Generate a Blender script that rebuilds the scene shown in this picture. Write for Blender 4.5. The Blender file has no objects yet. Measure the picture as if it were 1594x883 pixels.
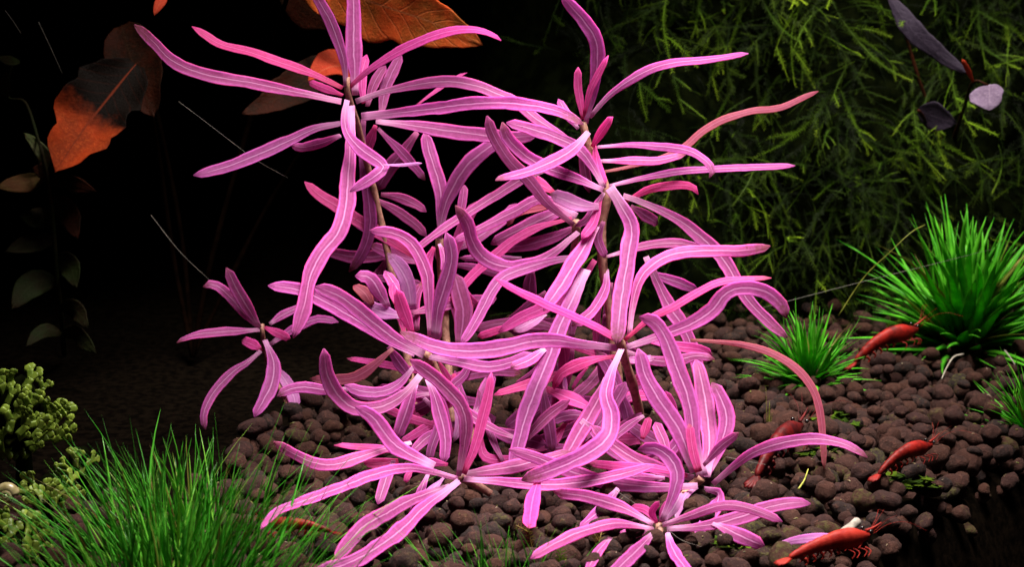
import bpy, math, random
from mathutils import Vector, Matrix, noise
R = math.radians
rnd = random.Random(11)
scene = bpy.context.scene
COL = scene.collection
scene.unit_settings.system = 'METRIC'
scene.unit_settings.scale_length = 0.01          # one unit is one centimetre: a planted aquarium seen close

# ------------------------------------------------------------------ camera
FPX = 3586.0                                      # focal length in pixels of the 1594 px wide photograph
CAM = Vector((0, -36, 10.07)); PITCH = R(11)
cam_data = bpy.data.cameras.new('camera'); cam = bpy.data.objects.new('camera', cam_data); COL.objects.link(cam)
cam_data.sensor_width = 36; cam_data.lens = 36 * FPX / 1594
cam_data.clip_start = 0.5; cam_data.clip_end = 400
cam.location = CAM; cam.rotation_euler = (R(90) - PITCH, 0, 0)
cam_data.dof.use_dof = True; cam_data.dof.focus_distance = 36.0; cam_data.dof.aperture_fstop = 0.62
scene.camera = cam
# ------------------------------------------------------------------ world, lamps, exposure
world = bpy.data.worlds.new('World'); scene.world = world; world.use_nodes = True
bg = world.node_tree.nodes['Background']; bg.inputs[0].default_value = (0.7, 0.5, 0.6, 1); bg.inputs[1].default_value = 0.024
def area(name, loc, target, sx, sy, energy, color, spread=180):
    d = bpy.data.lights.new(name, 'AREA'); d.shape = 'RECTANGLE'; d.size = sx; d.size_y = sy
    d.energy = energy; d.color = color; d.spread = R(spread)
    o = bpy.data.objects.new(name, d); COL.objects.link(o); o.location = loc
    o.rotation_euler = (Vector(target) - Vector(loc)).to_track_quat('-Z', 'Y').to_euler()
    return o
area('aquarium_lamp', (3.4, -3.0, 21.5), (0.9, -1.8, 1.0), 14, 9, 4150, (1.0, 0.93, 0.86), 62)
area('rear_fill_lamp', (7.2, 7.0, 19), (7.2, 11.0, 5), 6, 2.5, 1600, (1.0, 0.96, 0.80), 72)  # added lamp that brightens the moss bank and large tuft
area('orange_leaf_fill', (-3.5, 3.0, 19), (-4.6, 6.3, 6), 4, 2, 260, (1.0, 0.94, 0.84), 44)  # added narrow spot that brightens the orange background leaves
scene.view_settings.view_transform = 'Standard'
scene.view_settings.look = 'None'
scene.view_settings.exposure = 0.0
scene.view_settings.gamma = 1.0
scene.render.engine = 'CYCLES'
scene.cycles.use_denoising = True
scene.cycles.max_bounces = 6

# ------------------------------------------------------------------ pixel + depth -> point of the place
FWD = Vector((0, math.cos(PITCH), -math.sin(PITCH))); UPV = Vector((0, math.sin(PITCH), math.cos(PITCH))); RGT = Vector((1, 0, 0))
def P(px, py, d):
    return CAM + RGT * ((px - 797) / FPX * d) + UPV * (-(py - 441.5) / FPX * d) + FWD * d
NX, NY = 0.848, -0.530
def gz(x, y):
    s = (x - 4.0) * NX + (y + 5.05) * NY + 0.25 * noise.noise(Vector((x * 0.6, y * 0.6, 12)))
    z = 0.12 * noise.noise(Vector((x * 0.35, y * 0.35, 3.1)))
    if s > 0: z -= 4.2 * s * s / (s + 0.9)  # bed shaped to drop here so the unlit front corner goes dark
    return z
def front(x, y): return (x - 4.0) * NX + (y + 5.05) * NY + 0.25 * noise.noise(Vector((x * 0.6, y * 0.6, 12)))
def G(px, py, lift=0.0):
    """the point where the sight line through a pixel meets the gravel"""
    ray = (P(px, py, 1) - CAM)
    d = 20.0
    while d < 75:
        p = CAM + ray * d
        if p.z <= gz(p.x, p.y) + lift: break
        d += 0.05
    return CAM + ray * d
def depth_of(p): return (p - CAM).dot(FWD)

# ------------------------------------------------------------------ node material helpers
def mat(name):
    m = bpy.data.materials.new(name); m.use_nodes = True
    nt = m.node_tree; nt.nodes.clear()
    out = nt.nodes.new('ShaderNodeOutputMaterial')
    b = nt.nodes.new('ShaderNodeBsdfPrincipled')
    nt.links.new(b.outputs[0], out.inputs[0])
    return m, nt, b, out
def N(nt, typ, **kw):
    n = nt.nodes.new(typ)
    for k, v in kw.items(): setattr(n, k, v)
    return n
def math_node(nt, op, a, b=None, c=None):
    n = N(nt, 'ShaderNodeMath', operation=op)
    for i, v in enumerate((a, b, c)):
        if v is None: continue
        if isinstance(v, (int, float)): n.inputs[i].default_value = v
        else: nt.links.new(v, n.inputs[i])
    return n.outputs[0]
def mixc(nt, fac, a, b):
    n = N(nt, 'ShaderNodeMix', data_type='RGBA')
    for i, v in ((0, fac), (6, a), (7, b)):
        if isinstance(v, (int, float)): n.inputs[i].default_value = v
        elif isinstance(v, tuple): n.inputs[i].default_value = (*v, 1)
        else: nt.links.new(v, n.inputs[i])
    return n.outputs[2]
def ramp(nt, val, lo, hi):
    n = N(nt, 'ShaderNodeMapRange', interpolation_type='SMOOTHSTEP')
    nt.links.new(val, n.inputs[0]); n.inputs[1].default_value = lo; n.inputs[2].default_value = hi
    return n.outputs[0]
def tex_noise(nt, scale, detail=4, rough=0.55, coord='Object', vec=None):
    n = N(nt, 'ShaderNodeTexNoise'); n.inputs['Scale'].default_value = scale
    n.inputs['Detail'].default_value = detail; n.inputs['Roughness'].default_value = rough
    if vec is None:
        tc = N(nt, 'ShaderNodeTexCoord'); vec = tc.outputs[coord]
    nt.links.new(vec, n.inputs['Vector'])
    return n
def translucent_mix(nt, b, out, color, fac):
    t = N(nt, 'ShaderNodeBsdfTranslucent'); mx = N(nt, 'ShaderNodeMixShader')
    if isinstance(color, tuple): t.inputs[0].default_value = (*color, 1)
    else: nt.links.new(color, t.inputs[0])
    mx.inputs[0].default_value = fac
    nt.links.new(b.outputs[0], mx.inputs[1]); nt.links.new(t.outputs[0], mx.inputs[2]); nt.links.new(mx.outputs[0], out.inputs[0])

def leaf_material(name, face1, face2, rib, margin, base_col, ribw=0.075, transl=0.56, spots=0.6, near_margin=(0.85, 0.18, 0.73)):
    m, nt, b, out = mat(name)
    uv = N(nt, 'ShaderNodeUVMap'); sep = N(nt, 'ShaderNodeSeparateXYZ'); nt.links.new(uv.outputs[0], sep.inputs[0])
    oi = N(nt, 'ShaderNodeObjectInfo')
    geo = N(nt, 'ShaderNodeNewGeometry')
    wob = tex_noise(nt, 5.0, 2, 0.5, vec=geo.outputs['Position'])
    u = math_node(nt, 'ADD', math_node(nt, 'MULTIPLY', math_node(nt, 'SUBTRACT', sep.outputs[0], 0.5), 2.0),
                  math_node(nt, 'MULTIPLY', math_node(nt, 'SUBTRACT', wob.outputs[0], 0.5), 0.22))
    au = math_node(nt, 'ABSOLUTE', u)
    t = sep.outputs[1]
    mot = tex_noise(nt, 14.0, 5, 0.65, vec=geo.outputs['Position'])
    face = mixc(nt, ramp(nt, mot.outputs[0], 0.25, 0.75), face1, face2)
    # fine fibres running along the blade
    cmb = N(nt, 'ShaderNodeCombineXYZ'); nt.links.new(math_node(nt, 'MULTIPLY', sep.outputs[0], 11.0), cmb.inputs[0])
    nt.links.new(math_node(nt, 'MULTIPLY', t, 2.5), cmb.inputs[1]); nt.links.new(math_node(nt, 'MULTIPLY', oi.outputs['Random'], 40.0), cmb.inputs[2])
    fib = tex_noise(nt, 1.0, 3, 0.6, vec=cmb.outputs[0])
    face = mixc(nt, math_node(nt, 'MULTIPLY', ramp(nt, fib.outputs[0], 0.5, 0.75), 0.25), face, rib)
    ribf = math_node(nt, 'SUBTRACT', 1.0, ramp(nt, au, ribw * 0.35, ribw * 1.5))
    fade = math_node(nt, 'SUBTRACT', 1.0, ramp(nt, t, 0.80, 0.98))
    ribf = math_node(nt, 'MULTIPLY', math_node(nt, 'MULTIPLY', ribf, 0.85), fade)
    col = mixc(nt, ribf, face, rib)
    # the brown line that runs beside the rib
    side = math_node(nt, 'MULTIPLY', ramp(nt, au, ribw * 1.2, ribw * 2.2), math_node(nt, 'SUBTRACT', 1.0, ramp(nt, au, ribw * 2.5, ribw * 4.5)))
    col = mixc(nt, math_node(nt, 'MULTIPLY', side, 0.45), col, tuple(0.72 * c for c in face1))
    mw = math_node(nt, 'ADD', au, math_node(nt, 'MULTIPLY', math_node(nt, 'SUBTRACT', mot.outputs[0], 0.5), 0.15))
    col = mixc(nt, math_node(nt, 'MULTIPLY', ramp(nt, mw, 0.66, 0.80), 0.85), col, near_margin)  # pale band of the leaf itself, just inside the margin
    col = mixc(nt, math_node(nt, 'MULTIPLY', ramp(nt, mw, 0.90, 0.99), 0.8), col, margin)
    col = mixc(nt, math_node(nt, 'MULTIPLY', math_node(nt, 'SUBTRACT', 1.0, ramp(nt, t, 0.02, 0.22)), 0.75), col, base_col)
    sp = tex_noise(nt, 22.0, 2, 0.5, vec=geo.outputs['Position'])
    col = mixc(nt, math_node(nt, 'MULTIPLY', ramp(nt, sp.outputs[0], 0.70, 0.78), spots), col, (0.10, 0.03, 0.04))
    old = math_node(nt, 'MULTIPLY', ramp(nt, math_node(nt, 'FRACT', math_node(nt, 'MULTIPLY', oi.outputs['Random'], 13.7)), 0.62, 0.7), ramp(nt, math_node(nt, 'ADD', t, math_node(nt, 'MULTIPLY', math_node(nt, 'SUBTRACT', sp.outputs[0], 0.5), 0.25)), 0.86, 1.0))
    col = mixc(nt, math_node(nt, 'MULTIPLY', old, 0.7), col, (0.22, 0.07, 0.05))
    hsv = N(nt, 'ShaderNodeHueSaturation'); nt.links.new(col, hsv.inputs['Color'])
    nt.links.new(math_node(nt, 'ADD', 0.49, math_node(nt, 'MULTIPLY', oi.outputs['Random'], 0.022)), hsv.inputs['Hue'])
    rv = math_node(nt, 'FRACT', math_node(nt, 'MULTIPLY', oi.outputs['Random'], 7.31))
    nt.links.new(math_node(nt, 'ADD', 0.74, math_node(nt, 'MULTIPLY', rv, 0.36)), hsv.inputs['Value'])
    nt.links.new(hsv.outputs[0], b.inputs['Base Color'])
    b.inputs['Roughness'].default_value = 0.5
    b.inputs['Specular IOR Level'].default_value = 0.15
    bp = N(nt, 'ShaderNodeBump'); bp.inputs['Strength'].default_value = 0.35; bp.inputs['Distance'].default_value = 0.02
    nt.links.new(math_node(nt, 'ADD', fib.outputs[0], mot.outputs[0]), bp.inputs['Height']); nt.links.new(bp.outputs[0], b.inputs['Normal'])
    gm = N(nt, 'ShaderNodeGamma'); gm.inputs[1].default_value = 0.75; nt.links.new(hsv.outputs[0], gm.inputs[0])
    translucent_mix(nt, b, out, gm.outputs[0], transl)
    return m
M = {}
M['pink'] = leaf_material('pink_leaf', (0.45, 0.080, 0.29), (0.60, 0.120, 0.43), (0.92, 0.45, 0.84), (0.95, 0.090, 0.32), (0.92, 0.50, 0.80))
M['rose'] = leaf_material('rose_leaf', (0.64, 0.06, 0.28), (0.78, 0.09, 0.42), (0.88, 0.20, 0.60), (0.90, 0.12, 0.36), (0.66, 0.07, 0.22), near_margin=(0.84, 0.11, 0.50))
M['pale'] = leaf_material('pale_leaf', (0.68, 0.26, 0.62), (0.78, 0.34, 0.72), (0.90, 0.55, 0.86), (0.88, 0.28, 0.66), (0.80, 0.40, 0.70), near_margin=(0.80, 0.30, 0.76))
M['mauve'] = leaf_material('mauve_leaf', (0.28, 0.040, 0.16), (0.40, 0.065, 0.26), (0.58, 0.18, 0.50), (0.66, 0.08, 0.24), (0.50, 0.14, 0.32), spots=0.8, near_margin=(0.54, 0.09, 0.42))
M['bronze'] = leaf_material('bronze_leaf', (0.40, 0.075, 0.15), (0.52, 0.10, 0.21), (0.62, 0.18, 0.32), (0.74, 0.11, 0.14), (0.46, 0.16, 0.18), spots=0.8, near_margin=(0.58, 0.15, 0.24))

def simple_mat(name, c1, c2, scale, rough=0.6, spec=0.3, transl=0.0, bump=0.0, detail=4, rand=0.25, coord='Object', lo=.35, hi=.65):
    m, nt, b, out = mat(name)
    tn = tex_noise(nt, scale, detail, 0.6, coord)
    col = mixc(nt, ramp(nt, tn.outputs[0], lo, hi), c1, c2)
    oi = N(nt, 'ShaderNodeObjectInfo')
    hsv = N(nt, 'ShaderNodeHueSaturation'); nt.links.new(col, hsv.inputs['Color'])
    nt.links.new(math_node(nt, 'ADD', 1 - rand / 2, math_node(nt, 'MULTIPLY', oi.outputs['Random'], rand)), hsv.inputs['Value'])
    nt.links.new(hsv.outputs[0], b.inputs['Base Color'])
    b.inputs['Roughness'].default_value = rough; b.inputs['Specular IOR Level'].default_value = spec
    if bump:
        bp = N(nt, 'ShaderNodeBump'); bp.inputs['Strength'].default_value = bump; bp.inputs['Distance'].default_value = 0.03
        nt.links.new(tn.outputs[0], bp.inputs['Height']); nt.links.new(bp.outputs[0], b.inputs['Normal'])
    if transl: translucent_mix(nt, b, out, hsv.outputs[0], transl)
    return m
M['stem'] = simple_mat('stem_skin', (0.22, 0.09, 0.07), (0.42, 0.22, 0.16), 9, 0.5, 0.3, bump=0.3)
M['stem_pale'] = simple_mat('stem_skin_pale', (0.34, 0.20, 0.13), (0.50, 0.32, 0.20), 7, 0.5, 0.3, bump=0.3)

def pellet_material(name, algae):
    m, nt, b, out = mat(name)
    geo = N(nt, 'ShaderNodeNewGeometry')
    n1 = tex_noise(nt, 2.6, 2, 0.5, vec=geo.outputs['Position'])
    n2 = tex_noise(nt, 13, 6, 0.7, vec=geo.outputs['Position'])
    n3 = tex_noise(nt, 60, 3, 0.6, vec=geo.outputs['Position'])
    oi = N(nt, 'ShaderNodeObjectInfo')
    rr = math_node(nt, 'FRACT', math_node(nt, 'ADD', geo.outputs['Random Per Island'], oi.outputs['Random']))
    r2 = math_node(nt, 'FRACT', math_node(nt, 'MULTIPLY', rr, 17.3))
    col = mixc(nt, rr, (0.040, 0.0130, 0.0072), (0.026, 0.0095, 0.0090))
    col = mixc(nt, ramp(nt, r2, 0.72, 0.95), col, (0.016, 0.0085, 0.008))
    col = mixc(nt, math_node(nt, 'MULTIPLY', ramp(nt, n1.outputs[0], 0.45, 0.7), 0.5), col, (0.016, 0.007, 0.006))
    col = mixc(nt, math_node(nt, 'MULTIPLY', ramp(nt, n2.outputs[0], 0.48, 0.74), 0.8), col, (0.086, 0.035, 0.025))
    col = mixc(nt, math_node(nt, 'MULTIPLY', ramp(nt, n3.outputs[0], 0.70, 0.76), 0.8), col, (0.42, 0.30, 0.22))
    n4 = tex_noise(nt, 0.9, 4, 0.65, vec=geo.outputs['Position'])
    sz = N(nt, 'ShaderNodeSeparateXYZ'); nt.links.new(geo.outputs['Normal'], sz.inputs[0])
    al = math_node(nt, 'MULTIPLY', ramp(nt, n4.outputs[0], 0.58 - algae, 0.68 - algae), ramp(nt, n2.outputs[0], 0.45, 0.6))
    col = mixc(nt, math_node(nt, 'MULTIPLY', al, 0.6), col, (0.060, 0.062, 0.012))
    nt.links.new(col, b.inputs['Base Color'])
    nt.links.new(math_node(nt, 'SUBTRACT', 0.85, math_node(nt, 'MULTIPLY', ramp(nt, n3.outputs[0], 0.60, 0.72), 0.7)), b.inputs['Roughness'])
    b.inputs['Specular IOR Level'].default_value = 0.2
    bp = N(nt, 'ShaderNodeBump'); bp.inputs['Strength'].default_value = 1.0; bp.inputs['Distance'].default_value = 0.05
    nt.links.new(math_node(nt, 'ADD', n2.outputs[0], math_node(nt, 'MULTIPLY', n3.outputs[0], 0.4)), bp.inputs['Height']); nt.links.new(bp.outputs[0], b.inputs['Normal'])
    return m
M['pellet'] = pellet_material('clay_pellet', 0.0)
M['algae_pellet'] = pellet_material('algae_pellet', 0.35)
M['shade_soil'] = simple_mat('shaded_soil', (0.0012, 0.0009, 0.0007), (0.0040, 0.0027, 0.0018), 6, 1.0, 0.0, bump=0.8)  # near-black: shade of the front corner and left rear put into the colour
M['black'] = simple_mat('black_backing', (0.0015, 0.0015, 0.002), (0.003, 0.0025, 0.003), 0.3, 0.9, 0.02)
M['tuft'] = simple_mat('tuft_blade', (0.045, 0.30, 0.012), (0.12, 0.50, 0.025), 2.2, 0.45, 0.2, 0.4, rand=0.6)
M['tuft_old'] = simple_mat('tuft_old_blade', (0.16, 0.20, 0.02), (0.28, 0.24, 0.06), 2.2, 0.5, 0.2, 0.35, rand=0.6)
M['hair'] = simple_mat('hairgrass_blade', (0.035, 0.13, 0.010), (0.10, 0.26, 0.022), 1.5, 0.35, 0.4, 0.3, rand=0.3)
M['hair_dry'] = simple_mat('hairgrass_old_blade', (0.22, 0.12, 0.03), (0.20, 0.20, 0.03), 1.5, 0.5, 0.3, 0.3)
M['moss'] = simple_mat('moss_frond', (0.035, 0.075, 0.006), (0.10, 0.17, 0.012), 1.6, 0.5, 0.3, 0.3, rand=0.9)
M['moss_bright'] = simple_mat('moss_bright_frond', (0.14, 0.27, 0.016), (0.27, 0.40, 0.03), 2.0, 0.45, 0.35, 0.3, rand=0.7)
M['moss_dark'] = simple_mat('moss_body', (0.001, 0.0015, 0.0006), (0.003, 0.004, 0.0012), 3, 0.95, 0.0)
M['shrimp'] = simple_mat('shrimp_shell', (0.09, 0.003, 0.002), (0.28, 0.010, 0.006), 5, 0.55, 0.2, 0.12, bump=0.6, detail=8, rand=0.2)
M['shrimp_dark'] = simple_mat('shrimp_shell_dark', (0.035, 0.002, 0.003), (0.11, 0.004, 0.004), 5, 0.55, 0.2, 0.08, bump=0.6, detail=8)
M['shrimp_orange'] = simple_mat('shrimp_shell_orange', (0.24, 0.009, 0.006), (0.42, 0.032, 0.02), 5, 0.55, 0.2, 0.15, bump=0.6, detail=8)
M['eye'] = simple_mat('shrimp_eye', (0.004, 0.003, 0.003), (0.01, 0.008, 0.008), 5, 0.12, 0.6)
M['liver'] = simple_mat('liverwort', (0.07, 0.13, 0.012), (0.27, 0.36, 0.045), 3.0, 0.4, 0.35, 0.3, rand=0.7)
M['thread'] = simple_mat('pale_thread', (0.05, 0.045, 0.04), (0.14, 0.12, 0.10), 5, 0.5, 0.3)
M['root'] = simple_mat('yellow_root', (0.14, 0.16, 0.02), (0.28, 0.28, 0.05), 5, 0.5, 0.3)
M['grey'] = simple_mat('pale_grey_stalk', (0.16, 0.14, 0.12), (0.32, 0.28, 0.24), 6, 0.6, 0.3, bump=0.4)
M['shell'] = simple_mat('snail_shell', (0.20, 0.16, 0.06), (0.36, 0.30, 0.16), 5, 0.3, 0.5, bump=0.2)

def broad_material(name, c1, c2, c3, rib, vein=0.5, base_shade=None):
    m, nt, b, out = mat(name)
    uv = N(nt, 'ShaderNodeUVMap'); sep = N(nt, 'ShaderNodeSeparateXYZ'); nt.links.new(uv.outputs[0], sep.inputs[0])
    geo = N(nt, 'ShaderNodeNewGeometry')
    n1 = tex_noise(nt, 1.6, 4, 0.6, vec=geo.outputs['Position']); n2 = tex_noise(nt, 18, 5, 0.7, vec=geo.outputs['Position'])
    au = math_node(nt, 'ABSOLUTE', math_node(nt, 'MULTIPLY', math_node(nt, 'SUBTRACT', sep.outputs[0], 0.5), 2.0))
    col = mixc(nt, ramp(nt, n1.outputs[0], 0.36, 0.64), c1, c2)
    col = mixc(nt, math_node(nt, 'MULTIPLY', ramp(nt, n2.outputs[0], 0.45, 0.75), 0.7), col, c3)
    if base_shade: col = mixc(nt, ramp(nt, math_node(nt, 'ADD', sep.outputs[1], math_node(nt, 'MULTIPLY', math_node(nt, 'SUBTRACT', n1.outputs[0], 0.5), 0.5)), 0.44, 0.62), base_shade, col)  # painted shade over the base half of the blade
    w = math_node(nt, 'SINE', math_node(nt, 'MULTIPLY', math_node(nt, 'SUBTRACT', sep.outputs[1], math_node(nt, 'MULTIPLY', au, 0.16)), 70.0))
    vf = math_node(nt, 'MULTIPLY', ramp(nt, w, 0.86, 1.0), vein)
    rf = math_node(nt, 'SUBTRACT', 1.0, ramp(nt, au, 0.012, 0.05))
    col = mixc(nt, math_node(nt, 'MAXIMUM', vf, math_node(nt, 'MULTIPLY', rf, 0.8)), col, rib)
    nt.links.new(col, b.inputs['Base Color']); b.inputs['Roughness'].default_value = 0.6; b.inputs['Specular IOR Level'].default_value = 0.08
    bp = N(nt, 'ShaderNodeBump'); bp.inputs['Strength'].default_value = 0.6; bp.inputs['Distance'].default_value = 0.04
    nt.links.new(math_node(nt, 'ADD', n2.outputs[0], vf), bp.inputs['Height']); nt.links.new(bp.outputs[0], b.inputs['Normal'])
    translucent_mix(nt, b, out, col, 0.25)
    return m
M['orange'] = broad_material('orange_leaf', (0.62, 0.085, 0.018), (0.30, 0.085, 0.016), (0.75, 0.16, 0.035), (0.45, 0.14, 0.05), 0.35)
M['orange_shaded'] = broad_material('orange_shaded_leaf', (0.48, 0.052, 0.010), (0.26, 0.034, 0.008), (0.62, 0.10, 0.018), (0.20, 0.03, 0.01), 0.05, (0.004, 0.0016, 0.0008))  # base half painted near-black for the leaf's unlit upper part
M['dark_stalk'] = simple_mat('dark_stalk', (0.002, 0.0009, 0.0006), (0.004, 0.0018, 0.001), 4, 1.0, 0.0)
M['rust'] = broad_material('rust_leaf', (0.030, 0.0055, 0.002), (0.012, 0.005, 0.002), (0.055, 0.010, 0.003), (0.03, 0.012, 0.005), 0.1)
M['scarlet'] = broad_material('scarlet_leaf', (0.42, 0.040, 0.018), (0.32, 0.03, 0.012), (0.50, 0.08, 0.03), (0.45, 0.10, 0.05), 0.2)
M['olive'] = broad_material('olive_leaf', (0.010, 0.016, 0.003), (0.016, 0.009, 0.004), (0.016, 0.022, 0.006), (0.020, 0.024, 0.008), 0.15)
M['lime'] = broad_material('lime_leaf', (0.15, 0.20, 0.07), (0.20, 0.22, 0.10), (0.28, 0.28, 0.17), (0.20, 0.26, 0.10), 0.2)
M['russet'] = broad_material('russet_leaf', (0.09, 0.035, 0.015), (0.08, 0.06, 0.016), (0.12, 0.05, 0.02), (0.11, 0.07, 0.03), 0.2)
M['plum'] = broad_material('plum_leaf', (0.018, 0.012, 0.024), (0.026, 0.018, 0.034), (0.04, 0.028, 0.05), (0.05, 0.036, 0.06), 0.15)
M['plum_light'] = broad_material('plum_light_leaf', (0.13, 0.085, 0.15), (0.17, 0.115, 0.20), (0.26, 0.19, 0.29), (0.20, 0.14, 0.22), 0.1)

# ------------------------------------------------------------------ object helpers
def mesh_obj(name, verts, faces, m, parent=None, uvs=None, smooth=True, location=None):
    """verts are world points; parented meshes keep their world place because every parent Empty has no rotation or scale"""
    off, q = Vector((0, 0, 0)), parent
    while q is not None: off = off + q.location; q = q.parent
    org = location if location is not None else (off if parent is not None else sum((Vector(v) for v in verts), Vector()) / len(verts))
    me = bpy.data.meshes.new(name)
    me.from_pydata([tuple(Vector(v) - org) for v in verts], [], faces)
    if uvs is not None:
        ul = me.uv_layers.new(name='UVMap')
        flat = []
        for f in faces:
            for i in f: flat.extend(uvs[i])
        ul.data.foreach_set('uv', flat)
    if smooth: me.polygons.foreach_set('use_smooth', [True] * len(me.polygons))
    me.materials.append(m)
    o = bpy.data.objects.new(name, me); COL.objects.link(o)
    o.parent = parent
    o.location = org - off if parent is not None else org
    return o
def data_obj(name, me, parent, loc, rot=None, scale=1.0):
    o = bpy.data.objects.new(name, me); COL.objects.link(o); o.parent = parent
    o.location = Vector(loc) - (parent.location if parent is not None else Vector((0, 0, 0)))
    if rot is not None: o.rotation_euler = rot
    o.scale = (scale, scale, scale) if isinstance(scale, (int, float)) else scale
    return o
def thing(name, label, cat, loc, group=None):
    o = bpy.data.objects.new(name, None); COL.objects.link(o); o.location = Vector(loc); o.empty_display_size = 0.2
    o['label'] = label; o['category'] = cat
    if group: o['group'] = group
    return o
def tag(o, label=None, cat=None, group=None, kind=None):
    for k, v in (('label', label), ('category', cat), ('group', group), ('kind', kind)):
        if v: o[k] = v
    return o
def spline(pts, n):
    """Catmull-Rom through the points, resampled to n points at even arc length"""
    p = [Vector(q) for q in pts]
    if len(p) == 2: p = [p[0], (p[0] + p[1]) / 2, p[1]]
    p = [p[0] * 2 - p[1]] + p + [p[-1] * 2 - p[-2]]
    dense = []
    for i in range(1, len(p) - 2):
        a, b, c, d = p[i - 1], p[i], p[i + 1], p[i + 2]
        for k in range(12):
            t = k / 12
            dense.append(0.5 * ((2 * b) + (c - a) * t + (2 * a - 5 * b + 4 * c - d) * t * t + (3 * b - a - 3 * c + d) * t ** 3))
    dense.append(p[-2])
    L = [0.0]
    for i in range(1, len(dense)): L.append(L[-1] + (dense[i] - dense[i - 1]).length)
    out, j = [], 0
    for k in range(n):
        s = L[-1] * k / (n - 1)
        while j < len(L) - 2 and L[j + 1] < s: j += 1
        f = (s - L[j]) / max(L[j + 1] - L[j], 1e-9)
        out.append(dense[j].lerp(dense[j + 1], min(max(f, 0), 1)))
    return out, L[-1]
def tube(pts, r0, r1, sides=6, n=None, wob=0.0):
    q, L = spline(pts, n or max(4, int(len(pts) * 4)))
    V, F = [], []
    ref = Vector((0.31, 0.87, 0.38)).normalized()
    for i, c in enumerate(q):
        T = (q[min(i + 1, len(q) - 1)] - q[max(i - 1, 0)]).normalized()
        a = T.cross(ref).normalized(); b = T.cross(a)
        t = i / (len(q) - 1); r = r0 + (r1 - r0) * t
        if wob: r *= 1 + wob * noise.noise(c * 3.0)
        for k in range(sides):
            an = 2 * math.pi * k / sides
            V.append(c + (a * math.cos(an) + b * math.sin(an)) * r)
    for i in range(len(q) - 1):
        for k in range(sides):
            k2 = (k + 1) % sides
            F.append((i * sides + k, i * sides + k2, (i + 1) * sides + k2, (i + 1) * sides + k))
    F.append(tuple(range(sides))[::-1]); F.append(tuple((len(q) - 1) * sides + k for k in range(sides)))
    return V, F
def smooth01(a, b, x):
    t = min(max((x - a) / (b - a), 0), 1); return t * t * (3 - 2 * t)
def blade(pts3, width, roll, cup=0.10, base=0.42, tipw=0.12, peak=0.45, thick=0.035, seed=0, wavy=0.26, cols=8, ovate=False, dens=0.11, twist=0.0):
    """a strap-shaped leaf with rounded rim, raised rib and slightly channelled, undulating blade"""
    rough_len = sum((Vector(pts3[i + 1]) - Vector(pts3[i])).length for i in range(len(pts3) - 1))
    n = max(10, min(46, int(rough_len / dens)))
    q, L = spline(pts3, n)
    V, F, UV = [], [], []
    if not ovate:                                    # the visible face leans towards the lamp above
        k = n // 2; T = (q[k + 1] - q[k - 1]).normalized(); vw = (q[k] - CAM).normalized(); S = T.cross(vw).normalized(); best = None
        for sg in (1, -1):
            Sr = Matrix.Rotation(sg * roll, 3, T) @ S; Nn = Sr.cross(T)
            if Nn.dot(vw) > 0: Nn = -Nn
            if best is None or Nn.z > best[0]: best = (Nn.z, sg * roll)
        roll = best[1]
    us = [math.sin(math.pi / 2 * (2 * k / cols - 1)) for k in range(cols + 1)]
    prevS = None
    for i, c in enumerate(q):
        t = i / (n - 1)
        T = (q[min(i + 1, n - 1)] - q[max(i - 1, 0)]).normalized()
        view = (c - CAM).normalized()
        S = T.cross(view)
        if S.length < 0.25 and prevS is not None: S = prevS - T * prevS.dot(T)
        S.normalize()
        if prevS is not None and S.dot(prevS) < 0: S = -S
        if prevS is not None: S = (S * 0.5 + prevS * 0.5); S = (S - T * S.dot(T)).normalized()
        prevS = S
        ang = roll + twist * (t - 0.5) + 0.22 * noise.noise(Vector((seed * 3.7, t * 3.0, 1.0)))
        Sr = Matrix.Rotation(ang, 3, T) @ S
        Nn = Sr.cross(T).normalized()
        if Nn.dot(view) > 0: Nn = -Nn
        if ovate: w = math.sin(math.pi * min(1, (t * 0.965 + 0.035)) ** (0.85)) ** 0.8
        else:
            w = base + (1 - base) * smooth01(0, peak, t)
            w *= 1 - 0.16 * smooth01(0.6, 0.9, t)
            e = (t - (1 - tipw)) / tipw
            if e > 0: w *= math.sqrt(max(0.0, 1 - e * e * 0.985))
        h = width * 0.5 * w / max(0.45, math.cos(roll) if abs(roll) < 1.2 else 0.45)
        wl = h * (1 + wavy * noise.noise(Vector((seed * 1.3, t * L * 2.4, 5.0))) + 0.09 * noise.noise(Vector((seed, t * L * 7, 9.0))))
        wr = h * (1 + wavy * noise.noise(Vector((seed * 1.7, t * L * 2.4, 25.0))) + 0.09 * noise.noise(Vector((seed, t * L * 7, 29.0))))
        ring_t, ring_b = [], []
        for u in us:
            hw = wl if u < 0 else wr
            edge = math.sqrt(max(0.0, 1 - u * u))
            ruff = 0.26 * h * abs(u) ** 2 * noise.noise(Vector((seed + (3 if u > 0 else 0), t * L * 2.1, 2.0)))
            lift = cup * h * u * u + ruff - 0.10 * h * math.exp(-(u / 0.16) ** 2) * 0.0
            rib = 0.35 * thick * math.exp(-(u / 0.13) ** 2)
            ring_t.append(c + Sr * (u * hw) + Nn * (lift + thick * 0.5 * edge ** 0.6 * min(1, w * 2) + rib))
            ring_b.append(c + Sr * (u * hw) + Nn * (lift - thick * 0.5 * edge ** 0.6 * min(1, w * 2) - rib))
        ring = ring_t + ring_b[-2:0:-1]
        uvr = [(0.5 + 0.5 * u, t) for u in us] + [(0.5 + 0.5 * u, t) for u in us[-2:0:-1]]
        V += ring; UV += uvr
    K = 2 * cols
    for i in range(n - 1):
        for k in range(K):
            k2 = (k + 1) % K
            F.append((i * K + k, i * K + k2, (i + 1) * K + k2, (i + 1) * K + k))
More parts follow.
